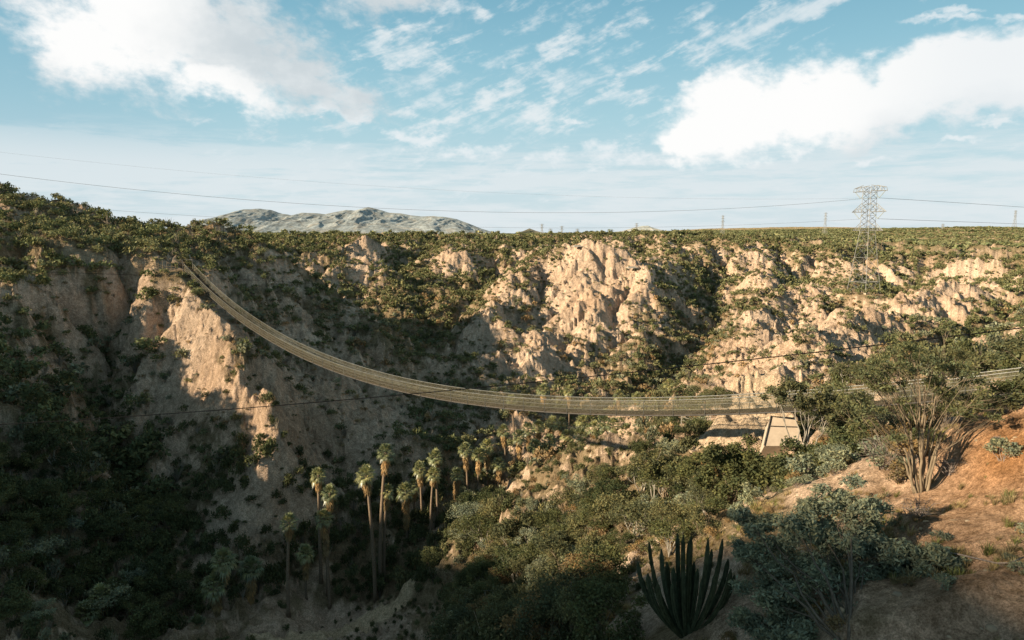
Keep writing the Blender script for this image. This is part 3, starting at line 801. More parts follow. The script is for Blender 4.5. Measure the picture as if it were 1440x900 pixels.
# --- scrub tree: a few pale stems that fork, flat clumped crown; about 1 unit tall per metre given
def scrub_tree_meshes(seed, h, w, nleaf, leaf, lmat, bmat, nst=4, flat=0.35, bare=0.25):
    r = np.random.default_rng(seed)
    tk = MB(); cr_ = MB(); clumps = []
    for s_ in range(nst):
        a = 2 * np.pi * (s_ + r.random() * .7) / nst; rad = w * (.25 + .2 * r.random())
        top = np.array([math.cos(a) * rad, math.sin(a) * rad, h * (.5 + .2 * r.random())])
        p = limb(tk, (r.normal() * .06, r.normal() * .06, -.3), top, .045 * h * .35 + .02, .03, r, .16)
        for q in range(5):
            a2 = a + r.normal() * 1.0; rr_ = w * (.3 + .65 * r.random())
            e = np.array([math.cos(a2) * rr_, math.sin(a2) * rr_, h * (.55 + .4 * r.random()) * (1 - .22 * (rr_ / w) ** 2)])
            st = p[r.integers(2, 6)]
            limb(tk, st, e, .028, .008, r, .15, 5, 4)
            k = w * (.24 + .16 * r.random())
            clumps.append((*e, k, k, k * (.45 + flat * r.random()), max(6, int(nleaf / (nst * 5)))))
    pts_ = clump_points(clumps, r)
    cr_.leaves(pts_, leaf * (.6 + .8 * r.random(len(pts_))), 0, jitter_tint(len(pts_), r), .5, .5, r)
    return tk.mesh("trunk", [bmat], True), cr_.mesh("crown", [lmat])
def shrub_mesh(seed, h, w, nleaf, leaf, lmat, bmat, dome=True):
    r = np.random.default_rng(seed); mb = MB(); clumps = []
    nc = 11
    for i in range(nc):
        a = r.random() * 6.283; q = math.sqrt(r.random()); rr_ = w * .72 * q
        z = h * (.3 + .45 * (1 - q * q) + .16 * r.random())
        k = w * (.28 + .16 * r.random())
        clumps.append((math.cos(a) * rr_, math.sin(a) * rr_, z, k, k, k * .7, nleaf // nc))
        limb(mb, (r.normal() * .05, r.normal() * .05, -.25), (math.cos(a) * rr_, math.sin(a) * rr_, z), .03, .008, r, .14, 5, 4, 1)
    p = clump_points(clumps, r); p[:, 2] = np.maximum(p[:, 2], .03 + .1 * r.random(len(p)))
    mb.leaves(p, leaf * (.6 + .8 * r.random(len(p))), 0, jitter_tint(len(p), r), .5, .4, r)
    return mb.mesh("shrub", [lmat, bmat])
def twig_mesh(seed, h, w, name="dry_shrub"):
    r = np.random.default_rng(seed); mb = MB()
    for i in range(16):
        a = r.random() * 6.283; e = np.array([math.cos(a) * w * r.random(), math.sin(a) * w * r.random(), h * (.6 + .4 * r.random())])
        p = limb(mb, (0, 0, -.2), e, .03, .01, r, .2, 6, 4)
        for k in range(5):
            s_ = p[r.integers(2, 6)]; limb(mb, s_, s_ + np.array([r.normal() * .35 * w, r.normal() * .35 * w, abs(r.normal()) * .3 * h]), .012, .004, r, .2, 4, 3)
    return mb.mesh(name, [M_DRY], True)

# ------------------------------------------------------------------ scatter of plants over the canyon
def sample_wedge(n_, r0, r1, half=math.radians(42), r=rng):
    rad = np.sqrt(r.random(n_) * (r1 * r1 - r0 * r0) + r0 * r0); a = (r.random(n_) * 2 - 1) * half
    return rad * np.sin(a), rad * np.cos(a)
KEEPOUT = []        # (px, py, Y, radius): where built things stand
def scatter(n_, r0, r1, seed, mind):
    r = np.random.default_rng(seed)
    x, y = sample_wedge(n_, r0, r1, r=r)
    z = hgt(x, y); gx, gy = slope_at(x, y); sl = np.hypot(gx, gy); rad = np.hypot(x, y)
    c_ = cover(x, y, z, sl, rad)
    ok = r.random(n_) < smooth(0.20, 0.80, c_) * 0.95 + 0.10
    i = np.clip(np.searchsorted(ph, np.arctan2(x, y)), 0, NP_ - 1); j = np.clip(np.searchsorted(rd, rad), 0, NR_ - 1)
    ok &= TRK[i, j] < 0.25
    for kx, ky, kY, kr in KEEPOUT:
        q = P(kx, ky, kY); ok &= np.hypot(x - q[0], y - q[1]) > kr
    ok &= (z + 5.5) / rad > horizon(x, y) - 0.004
    x, y, z, c_, sl = x[ok], y[ok], z[ok], c_[ok], sl[ok]
    # thin out plants that stand on one another
    cell = {}; kk = []
    for q in range(len(x)):
        key = (int(x[q] // mind), int(y[q] // mind))
        if key in cell: continue
        cell[key] = 1; kk.append(q)
    kk = np.array(kk)
    return x[kk], y[kk], z[kk], c_[kk], sl[kk]
# ------------------------------------------------------------------ suspension bridge
def steel_material(name, col, rough=.5, metal=0.7):
    t = NT(name)
    geo = t.n("NewGeometry"); no = t.n("TexNoise", i_Vector=geo.outputs["Position"], i_Scale=3.0, i_Detail=4.0)
    r = t.n("ValToRGB", i_Fac=no.outputs["Fac"]); r.color_ramp.elements[0].position = .35; r.color_ramp.elements[1].position = .7
    r.color_ramp.elements[0].color = tuple(c_ * .7 for c_ in col) + (1,); r.color_ramp.elements[1].color = tuple(min(1, c_ * 1.15) for c_ in col) + (1,)
    p = t.n("BsdfPrincipled", i_Base_Color=r.outputs[0], i_Roughness=rough, i_Metallic=metal); p.inputs['Specular IOR Level'].default_value = 0.5 if rough < .9 else 0.05
    t.link(p.outputs[0], t.out.inputs[0]); return t.m
M_STEEL = steel_material("galvanised_steel", (0.24, 0.235, 0.21))
M_RUST = steel_material("weathered_steel", (0.085, 0.075, 0.065), .7, .2)
M_TOWER = steel_material("tower_steel", (0.27, 0.265, 0.245), .6, .1)
M_CABLE = steel_material("black_cable", (0.008, 0.008, 0.009), 1.0, 0)
M_WIRE = steel_material("aluminium_wire", (0.22, 0.22, 0.22), .6, .2)
M_GLASS = steel_material("insulator_glass", (0.35, 0.38, 0.36), .25, 0)
def plank_material():
    t = NT("deck_planks")
    uv = t.n("UVMap"); sp = t.n("SeparateXYZ", i_Vector=uv.outputs[0])
    m = t.n("Math", operation='MULTIPLY', i_0=sp.outputs[0], i_1=1 / .22)
    fl = t.n("Math", operation='FLOOR', i_0=m.outputs[0]); fr = t.n("Math", operation='FRACT', i_0=m.outputs[0])
    wn = t.n("TexWhiteNoise", noise_dimensions='1D', i_W=fl.outputs[0])
    r = t.n("ValToRGB", i_Fac=wn.outputs["Value"]); r.color_ramp.elements[0].color = (.04, .032, .024, 1); r.color_ramp.elements[1].color = (.085, .07, .052, 1)
    g = t.n("Math", operation='GREATER_THAN', i_0=fr.outputs[0], i_1=.1)
    mm = t.n("MixRGB", i_Fac=g.outputs[0], i_Color1=(.015, .013, .01, 1), i_Color2=r.outputs[0])
    d_ = t.n("BsdfDiffuse", i_Color=mm.outputs[0]); t.link(d_.outputs[0], t.out.inputs[0]); return t.m
M_PLANK = plank_material()
def net_material():
    t = NT("wire_netting")
    uv = t.n("UVMap"); sp = t.n("SeparateXYZ", i_Vector=uv.outputs[0])
    res = []
    for op in ('ADD', 'SUBTRACT'):
        a = t.n("Math", operation=op, i_0=sp.outputs[0], i_1=sp.outputs[1]); b = t.n("Math", operation='MULTIPLY', i_0=a.outputs[0], i_1=1 / .11)
        f = t.n("Math", operation='FRACT', i_0=b.outputs[0]); res.append(t.n("Math", operation='LESS_THAN', i_0=f.outputs[0], i_1=.12))
    mx = t.n("Math", operation='MAXIMUM', i_0=res[0].outputs[0], i_1=res[1].outputs[0])
    tr = t.n("BsdfTransparent"); df = t.n("BsdfDiffuse", i_Color=(.22, .195, .13, 1)); tl = t.n("BsdfTranslucent", i_Color=(.2, .18, .12, 1))
    ms0 = t.n("MixShader", i_0=.35, i_1=df.outputs[0], i_2=tl.outputs[0])
    ms = t.n("MixShader", i_0=mx.outputs[0], i_1=tr.outputs[0], i_2=ms0.outputs[0]); t.link(ms.outputs[0], t.out.inputs[0]); return t.m
M_NET = net_material()
bridge = empty("suspension_bridge", tuple(A0))
tag(bridge, "long narrow suspension footbridge with wire netting sides sagging across the canyon", "bridge")
BL = Vector(A0)
def under_bridge(o): o.parent = bridge; o.matrix_parent_inverse = Matrix.Translation(-BL); return o
def strip_mesh(name, ss, edges, mat, uvf):
    """sheet following the bridge: edges = list of (offset, up) across it"""
    rows = [bridge_pt(ss, o_, u_) for o_, u_ in edges]; n_ = len(ss)
    v = np.concatenate(rows); f = []; uvl = []
    for k in range(len(edges) - 1):
        for i in range(n_ - 1):
            f.append((k * n_ + i, k * n_ + i + 1, (k + 1) * n_ + i + 1, (k + 1) * n_ + i))
    me = bpy.data.meshes.new(name); me.from_pydata(v.tolist(), [], f)
    uv = me.uv_layers.new(name="UVMap"); acc = np.cumsum([0] + [math.hypot(edges[k + 1][0] - edges[k][0], edges[k + 1][1] - edges[k][1]) for k in range(len(edges) - 1)])
    for p_ in me.polygons:
        for li, vi in zip(p_.loop_indices, p_.vertices): uv.data[li].uv = (ss[vi % n_], acc[vi // n_])
    me.materials.append(mat); me.polygons.foreach_set("use_smooth", [False] * len(me.polygons))
    o = bpy.data.objects.new(name, me); COL.objects.link(o); return under_bridge(o)
SS = np.arange(0, LEN, 1.0)
HW = 1.0
strip_mesh("deck", SS, [(HW, .0), (HW, .10), (-HW, .10), (-HW, 0), (HW, 0)], M_PLANK, None)
for sg in (-1, 1):
    strip_mesh("netting", SS, [(sg * (HW + .03), .11), (sg * (HW + .05), .6), (sg * (HW + .07), H_SIDE)], M_NET, None)
    mb = MB(); mb.tube(bridge_pt(SS, sg * (HW + .07), H_SIDE + .01), .045, 6); under_bridge(mb.build("handrail_cable", M_STEEL, None, True))
    mb = MB(); mb.tube(bridge_pt(SS, sg * (HW + .04), .55), .018, 5); mb.tube(bridge_pt(SS, sg * (HW + .055), 1.05), .018, 5); under_bridge(mb.build("side_cable", M_STEEL, None, True))
    mb = MB(); mb.tube(bridge_pt(SS, sg * (HW - .06), -.09), .085, 6); under_bridge(mb.build("stringer_cable", M_RUST, None, True))
for s_ in np.arange(1.5, LEN - 1, LEN / 48):
    for sg in (-1, 1):
        mb = MB(); mb.tube([bridge_pt(s_, sg * (HW + .06), -.16), bridge_pt(s_, sg * (HW + .10), H_SIDE)], .034, 5); under_bridge(mb.build("post", M_STEEL))
for s_ in np.arange(1.5, LEN - 1, LEN / 96):
    mb = MB(); mb.tube([bridge_pt(s_, -HW - .05, -.13), bridge_pt(s_, HW + .05, -.13)], .06, 4); under_bridge(mb.build("cross_beam", M_RUST))
# left abutment: timber platform, end posts, cables to the ground; its fence
mb = MB(); yaw = math.atan2(dirp[1], dirp[0]); cz, sz = math.cos(yaw), math.sin(yaw); RY = np.array([[cz, -sz, 0], [sz, cz, 0], [0, 0, 1]])
for k in range(8):
    mb.box(bridge_pt(-.45 - k * .42, 0, .04), .38, 3.0, .10, RY)
under_bridge(mb.build("landing_platform", M_PLANK))
for sg in (-1, 1):
    mb = MB(); mb.tube([bridge_pt(-.2, sg * 1.2, -1.2), bridge_pt(-.2, sg * 1.2, 2.5)], .11, 7); mb.tube([bridge_pt(-.2, sg * 1.2, 2.4), bridge_pt(-7, sg * 1.5, -.6)], .04, 5); under_bridge(mb.build("end_post", M_RUST))
fz = empty("platform_fence", ground_at(222, 379, 130, 240)); fb = Vector(fz.location)
tag(fz, "small rough timber fence on the bare spur top beside the bridge end", "fence")
fpts = [Vector(ground_at(x, 379, 130, 240)) for x in (205, 211, 217, 223, 229, 235, 241, 247)]
fym = sorted(p_.y for p_ in fpts)[3]
fpts = [Vector((p_.x / p_.y * fym, fym, h1(p_.x / p_.y * fym, fym))) for p_ in fpts]
for i, p_ in enumerate(fpts):
    mb = MB(); hh = 1.3 + (1.0 if i in (1, 4, 5) else 0) + .2 * random.random(); mb.tube([p_ - fb - Vector((0, 0, .3)), p_ - fb + Vector((.05, 0, hh))], .07, 6); mb.build("post", M_BARK, fz)
mb = MB()
for u_ in (.5, 1.0): mb.tube([p_ - fb + Vector((0, -.08, u_)) for p_ in fpts], .045, 5)
mb.build("rail", M_BARK, fz)

# ------------------------------------------------------------------ right landing: retaining slab, handrail
LY = 66.0
def concrete_material():
    t = NT("earth_coloured_concrete"); geo = t.n("NewGeometry"); no = t.n("TexNoise", i_Vector=geo.outputs["Position"], i_Scale=1.3, i_Detail=7.0, i_Roughness=.65)
    r = t.n("ValToRGB", i_Fac=no.outputs["Fac"]); r.color_ramp.elements[0].position = .3; r.color_ramp.elements[1].position = .7
    r.color_ramp.elements[0].color = (.44, .35, .26, 1); r.color_ramp.elements[1].color = (.58, .47, .36, 1)
    bp_ = t.n("Bump", i_Strength=.4, i_Distance=.05, i_Height=no.outputs["Fac"])
    d_ = t.n("BsdfDiffuse", i_Color=r.outputs[0], i_Normal=bp_.outputs[0]); t.link(d_.outputs[0], t.out.inputs[0]); return t.m
M_CONC = concrete_material()
yb = min(ground_at(1130, 626)[1], ground_at(1075, 626)[1]) - .4
cs = [P(1085, 585, yb + 1.5), P(1118, 587, yb + 1.2), P(1130, 627, yb), P(1075, 627, yb + .2)]
rw = empty("retaining_wall", cs[3])
tag(rw, "sloping tan concrete retaining slab below the bridge beside the beaten earth landing", "wall")
c0 = Vector(cs[3])
mb = MB(); q = [np.array(Vector(c_) - c0) for c_ in cs]; dn = np.array([0.0, 1.4, -1.6])
mb.add(q + [q_ + dn for q_ in q], [(0, 3, 2, 1), (4, 5, 6, 7), (0, 1, 5, 4), (1, 2, 6, 5), (2, 3, 7, 6), (3, 0, 4, 7)]); mb.build("slab", M_CONC, rw)
mb = MB(); mb.tube([q[0] * 1.0 + [-.05, -.05, .06], q[3] + [-.05, -.05, .06]], .07, 4); mb.build("edge_rail", M_RUST, rw)
mb = MB(); mb.tube([q[3] * .35 + q[0] * .65 + [0, -.06, .05], q[2] * .35 + q[1] * .65 + [0, -.06, .05]], .05, 4); mb.build("waler", M_RUST, rw)
hx = ground_at(972, 601)
hr = empty("handrail", hx); tag(hr, "short weathered timber handrail at the foot of the sandy landing", "handrail")
hp = [ground_at(x, y) for x, y in ((958, 600), (972, 602), (986, 599), (999, 597))]
hp = [np.array(p_) - np.array(hx) for p_ in hp]
for p_ in hp:
    mb = MB(); mb.tube([p_ - [0, 0, .3], p_ + [0, 0, 1.15]], .06, 5); mb.build("post", M_WHITEBARK, hr)
mb = MB(); mb.tube([p_ + [0, -.07, 1.1] for p_ in hp], .05, 5); mb.tube([p_ + [0, -.07, .6] for p_ in hp], .04, 5); mb.build("rail", M_WHITEBARK, hr)
for (px_, py2, lab) in ((888, 384, "tiny open-sided shelter on the dark wooded crest of the central hill"), (812, 354, "tiny pale lookout hut on the rim above the central bare hill")):
    g = ground_at(px_, py2, 250, 500); s = empty("lookout_shelter", g, .3); tag(s, lab, "shelter")
    for sx2 in (-1.7, 1.7):
        for sy2 in (-1.2, 1.2):
            mb = MB(); mb.tube([(sx2, sy2, -.8), (sx2, sy2, 2.3)], .09, 5); mb.build("post", M_BARK, s)
    mb = MB(); mb.add([(-2.3, -1.7, 2.25), (2.3, -1.7, 2.25), (2.3, 1.7, 2.25), (-2.3, 1.7, 2.25), (-1.6, 0, 3.0), (1.6, 0, 3.0)], [(0, 1, 5, 4), (2, 3, 4, 5), (1, 2, 5, 5), (3, 0, 4, 4), (3, 2, 1, 0)]); mb.build("roof", M_WHITEBARK, s)

# ------------------------------------------------------------------ power line towers and wires
def lattice(mb, prof, rad, panels):
    """square lattice: prof = [(height, half width)], one X brace on each face of each panel"""
    hs = [p_[0] for p_ in prof]; ws = [p_[1] for p_ in prof]
    cor = [(-1, -1), (1, -1), (1, 1), (-1, 1)]
    for cx, cy in cor: mb.tube([(cx * w_, cy * w_, h_) for h_, w_ in prof], rad * 1.25, 4)
    for z0, z1 in zip(panels[:-1], panels[1:]):
        w0, w1_ = np.interp(z0, hs, ws), np.interp(z1, hs, ws)
        for k in range(4):
            a, b = cor[k], cor[(k + 1) % 4]
            mb.tube([(a[0] * w0, a[1] * w0, z0), (b[0] * w1_, b[1] * w1_, z1)], rad * .8, 3); mb.tube([(b[0] * w0, b[1] * w0, z0), (a[0] * w1_, a[1] * w1_, z1)], rad * .8, 3)
            mb.tube([(a[0] * w1_, a[1] * w1_, z1), (b[0] * w1_, b[1] * w1_, z1)], rad * .7, 3)
tw_base = Vector(P(1214, 413, 310)); tw_base.z = h1(tw_base.x, tw_base.y) + .1
TROT = math.radians(-65)
tower = empty("transmission_tower", tw_base, TROT)
tag(tower, "tall grey lattice power pylon with three crossarms standing on the scrubby hillside", "pylon")
Ht = P(1222, 259, 310)[2] - tw_base.z
zt = lambda py: P(1218, py, 310)[2] - tw_base.z
mb = MB(); zw = zt(327)
lattice(mb, [(0, 4.9), (zw, 2.2), (Ht - 1.2, 2.0)], .085, list(np.linspace(0, zw, 6) * np.array([0, .95, .97, .98, .99, 1])) + list(np.linspace(zw, Ht - 1.2, 9))[1:])
zh = zt(396)
for k in range(4):
    a, b = [(-1, -1), (1, -1), (1, 1), (-1, 1)][k], [(1, -1), (1, 1), (-1, 1), (-1, -1)][k]
    w_ = np.interp(zh, [0, zw], [4.9, 2.2]); mb.tube([(a[0] * w_, a[1] * w_, zh), (b[0] * w_, b[1] * w_, zh)], .14, 4)
mb.build("tower_body", M_TOWER, tower)
for k in range(4):
    a = [(-1, -1), (1, -1), (1, 1), (-1, 1)][k]
    mb = MB(); g_ = Vector((a[0] * 4.9, a[1] * 4.9)); ca, sa = math.cos(TROT), math.sin(TROT)
    gz = h1(tw_base.x + g_.x * ca - g_.y * sa, tw_base.y + g_.x * sa + g_.y * ca) - tw_base.z
    mb.box((g_.x, g_.y, (gz + .2) / 2 - .3), 1.1, 1.1, abs(gz) + 1.4); mb.build("footing", M_CONC, tower)
INS = []
for py, half, top in ((269, 8.6, 2.6), (298, 8.6, 4.0), (324, 7.6, 3.6)):
    z0 = zt(py); mb = MB()
    for sg in (-1, 1):
        tip = np.array([sg * half, 0, z0]); 
        for sy2 in (-1, 1):
            lo = np.array([sg * 2.0, sy2 * 2.0, z0]); hi = np.array([sg * 2.0, sy2 * 2.0, z0 + top])
            if py == 269: tip2 = np.array([sg * (half - .6), 0, z0 + 1.5]); mb.tube([hi, tip2], .13, 4); mb.tube([tip2, tip], .11, 3)
            else: mb.tube([hi, tip], .13, 4)
            mb.tube([lo, tip], .13, 4)
            for f0, f1 in ((0, .25), (.25, .3), (.3, .58), (.58, .62), (.62, .85)):
                e_ = tip2 if py == 269 else tip
                mb.tube([lo + (tip - lo) * f0, hi + (e_ - hi) * f1], .08, 3) if f0 in (0, .3, .62) else mb.tube([hi + (e_ - hi) * f0, lo + (tip - lo) * f1], .08, 3)
        for f0 in (.25, .5, .75):
            a = np.array([sg * 2.0, -2.0, z0]); b = np.array([sg * 2.0, 2.0, z0]); mb.tube([a + (tip - a) * f0, b + (tip - b) * f0], .06, 3)
    mb.build("crossarm", M_TOWER, tower)
    if py != 324:
        for sg in (-1, 1):
            ap = np.array([sg * 4.6, 0, z0 - 3.1])
            for e in (np.array([sg * 7.5, 0, z0 - .1]), np.array([sg * 2.3, 0, z0 - .4])):
                mb = MB(); n_ = 24; tt = np.linspace(0, 1, n_)
                mb.tube(e + (ap - e) * tt[:, None], np.where(np.arange(n_) % 2 == 0, .2, .1), 6); mb.build("insulator", M_GLASS, tower)
            INS.append((py, sg, ap))
def tower_world(p_):
    ca, sa = math.cos(TROT), math.sin(TROT)
    return Vector((tw_base.x + p_[0] * ca - p_[1] * sa, tw_base.y + p_[0] * sa + p_[1] * ca, tw_base.z + p_[2]))
def wire(name, label, cat, ctrl, rad, mat, group=None, sub=24):
    """smooth hanging wire through world points"""
    c_ = np.array(ctrl, float); t_ = np.concatenate([[0], np.cumsum(np.linalg.norm(np.diff(c_[:, :2], axis=0), axis=1))])
    deg = min(3, len(c_) - 1) if len(c_) > 3 else len(c_) - 1
    T_ = np.linspace(0, t_[-1], sub * len(c_))
    xy = [np.interp(T_, t_, c_[:, k]) for k in (0, 1)]; pz = np.polyfit(t_, c_[:, 2], min(2, deg))
    z = np.polyval(pz, T_)
    # keep both ends on their fixings
    e0 = c_[0, 2] - z[0]; e1 = c_[-1, 2] - z[-1]; u_ = T_ / t_[-1]; z = z + e0 * (1 - u_) + e1 * u_
    path = np.stack([*xy, z], -1); o0 = path[0].copy()
    mb = MB(); mb.tube(path - o0, rad, 5); o = mb.build(name, mat, None, True); o.location = o0
    return tag(o, label, cat, group)
def along(pa, pb, pxs):
    """points of a straight plan line between two world points, at the given survey columns and rows"""
    out = []
    pa = np.array(pa); pb = np.array(pb)
    for px_, py2 in pxs:
        a = (px_ - 720) / FPX; b = (450 - py2) / FPX; tx, ty = a / (CT + b * ST), 1.0
        # (pa + s (pb-pa)) parallel to (tx, ty)
        d_ = pb - pa; s_ = (tx * pa[1] - pa[0]) / (d_[0] - tx * d_[1])
        Y = pa[1] + s_ * d_[1]; out.append(P(px_, py2, Y))
    return out
insL = [tower_world(i[2]) for i in INS]     # top left, top right, middle left, middle right
lend = P(-330, 196, 235); rend = P(1760, 318, 520)
lend2 = P(-330, 250, 235)
wire("power_line", "long power line crossing the sky from upper left corner to the pylon's upper crossarm", "power line", [lend] + along(lend, insL[0], [(0, 243), (330, 277), (660, 299), (1000, 298)]) + [insL[0]], .055, M_WIRE)
wire("power_line", "faint upper power line high across the pale sky above the mountains", "power line", [P(-330,172,250)] + along(P(-330,172,250), insL[1], [(0, 213), (400, 254), (700, 270), (1000, 277)]) + [insL[1]], .02, M_WIRE)
wire("power_line", "low power line skimming the left hill crest towards the pylon's middle crossarm", "power line", [lend2] + along(lend2, insL[2], [(153, 287), (313, 304), (600, 322), (1000, 320)]) + [insL[2]], .04, M_WIRE)
wire("power_line", "upper power line running off from the pylon to the right edge", "power line", [insL[1]] + along(insL[1], rend, [(1340, 287), (1440, 291)]) + [rend], .08, M_WIRE)
wire("power_line", "lower power line running off from the pylon to the right edge", "power line", [insL[3]] + along(insL[3], P(1760,326,520), [(1340, 312), (1440, 315)]) + [P(1760,326,520)], .08, M_WIRE)
ka, kb = P(-160, 604, 66), P(1640, 436, 40)
wire("black_cable", "single black cable stretched low across the canyon in front of the bridge", "cable", [ka] + along(ka, kb, [(0, 598), (250, 583), (500, 561), (620, 549), (800, 532), (1000, 515), (1200, 493), (1440, 462)]) + [kb], .036, M_CABLE)
za, zb_ = P(-120, 377, 120), P(520, 404, 235)
wire("zip_line", "thin zip line cable crossing the left hillside above the shaded gully", "cable", [za] + along(za, zb_, [(0, 379), (140, 380), (420, 401)]) + [zb_], .035, M_CABLE)
def small_tower(px, pt, pb, lab, Y=1500):
    b0 = Vector(P(px, pb + 1, Y)); b0.z = min(b0.z, h1(b0.x, b0.y)); t0 = P(px, pt, Y)[2]; h_ = t0 - b0.z
    mb = MB(); w_ = 3.0
    lattice(mb, [(0, w_ * 1.3), (h_ * .55, w_ * .5), (h_, w_ * .4)], .16, list(np.linspace(0, h_, 6)))
    for f in (.7, .83, .96): mb.tube([(-5.2, 0, h_ * f), (0, 0, h_ * f + 1.2), (5.2, 0, h_ * f)], .22, 4)
    o = mb.build("transmission_tower", M_TOWER); o.location = b0; o.rotation_euler = (0, 0, .3)
    return tag(o, lab, "pylon", "distant pylons on the plateau skyline")
for px, pt, pb, lab in ((1016,303,321,"tiny distant pylon on the plateau skyline, above the middle of the right hills"),(1160,299,321,"tiny distant pylon on the skyline just beside the big pylon"),(1426,296,322,"pale distant pylon on the skyline at the picture's right edge"),(1325,315,327,"small distant pylon beside the low tan knoll on the skyline"),
                        (762,315,328,"tallest of the tiny pylons right of the far mountains"),(774,322,329,"short tiny pylon beside the tallest one past the far mountains"),(790,318,328,"tiny pylon with wide arms between the mountains and the pale cone hill"),(812,322,328,"faint tiny pylon on the skyline above the lookout hut"),(895,314,326,"tiny pylon standing before the pale cone hill on the horizon")):
    small_tower(px, pt, pb, lab)
# ------------------------------------------------------------------ fan palms
def palm_meshes(seed, H, R, skirt):
    """trunk, crown of fan leaves, hanging skirt of dead leaves; H trunk height, R leaf length"""
    r = np.random.default_rng(seed)
    tk = MB(); n_ = 12; t_ = np.linspace(0, 1, n_); bend = r.normal(size=2) * .035 * H
    path = np.stack([bend[0] * t_ ** 2, bend[1] * t_ ** 2, -.4 + (H + .4) * t_], -1)
    tk.tube(path, (.11 + .007 * H) * (1.35 - .5 * t_) + .09 * (t_ < .03), 9)
    top = path[-1]
    def fan(mb, base, dirv, L, seg, droop, r, tint, mi=0):
        dirv = np.asarray(dirv, float); dirv /= np.linalg.norm(dirv)
        side = np.cross(dirv, [0, 0, 1]); side /= np.linalg.norm(side) + 1e-9; upv = np.cross(side, dirv)
        pet = base + dirv * L * .5 + np.array([0, 0, -droop * .08 * L])
        w = .018 * L + .008
        mb.add([base + side * w, base - side * w, pet - side * w, pet + side * w], [(0, 1, 2, 3)], mi, tint * .9)
        for k in range(seg):
            a = (k / (seg - 1) - .5) * 2.5 + r.normal() * .05
            d_ = dirv * math.cos(a) + side * math.sin(a)
            l_ = L * (.62 - .14 * abs(a)) * (.9 + .2 * r.random())
            tip = pet + d_ * l_ + np.array([0, 0, -1]) * l_ * (.15 + droop * .35 + .2 * r.random()) + upv * .02
            mid = pet + d_ * l_ * .55 + upv * .03 * L
            sw = np.cross(d_, upv) * .055 * L
            tn = tint * (.8 + .4 * r.random())
            mb.add([pet, mid + sw, tip, mid - sw], [(0, 1, 2, 3)], mi, tn)
    cr_ = MB()
    for k in range(34):
        a = k * 2.39996 + r.normal() * .1; el = math.radians(78 - 108 * (k / 33.0)) 
        d_ = (math.cos(a) * math.cos(el), math.sin(a) * math.cos(el), math.sin(el))
        fan(cr_, top + np.array([0, 0, .1 - .3 * k / 33]), d_, R * (.85 + .25 * r.random()), 9, max(0, .5 - el), r, jitter_tint(1, r, .2, .2)[0])
    sk = MB(); ns = int(26 + skirt * 9)
    for k in range(ns):
        a = k * 2.39996; f = k / ns
        z = top[2] - .25 - f * skirt; pz = np.array([np.interp(z, path[:, 2], path[:, 0]), np.interp(z, path[:, 2], path[:, 1]), z])
        el = math.radians(-62 - 20 * r.random())
        fan(sk, pz, (math.cos(a) * math.cos(el), math.sin(a) * math.cos(el), math.sin(el)), R * (.95 - .3 * f) * (.8 + .4 * r.random()), 6, .2, r, jitter_tint(1, r, .2, .35)[0])
    return tk.mesh("trunk", [M_PALMBARK], True), cr_.mesh("crown", [M_PALM]), sk.mesh("dead_skirt", [M_SKIRT])
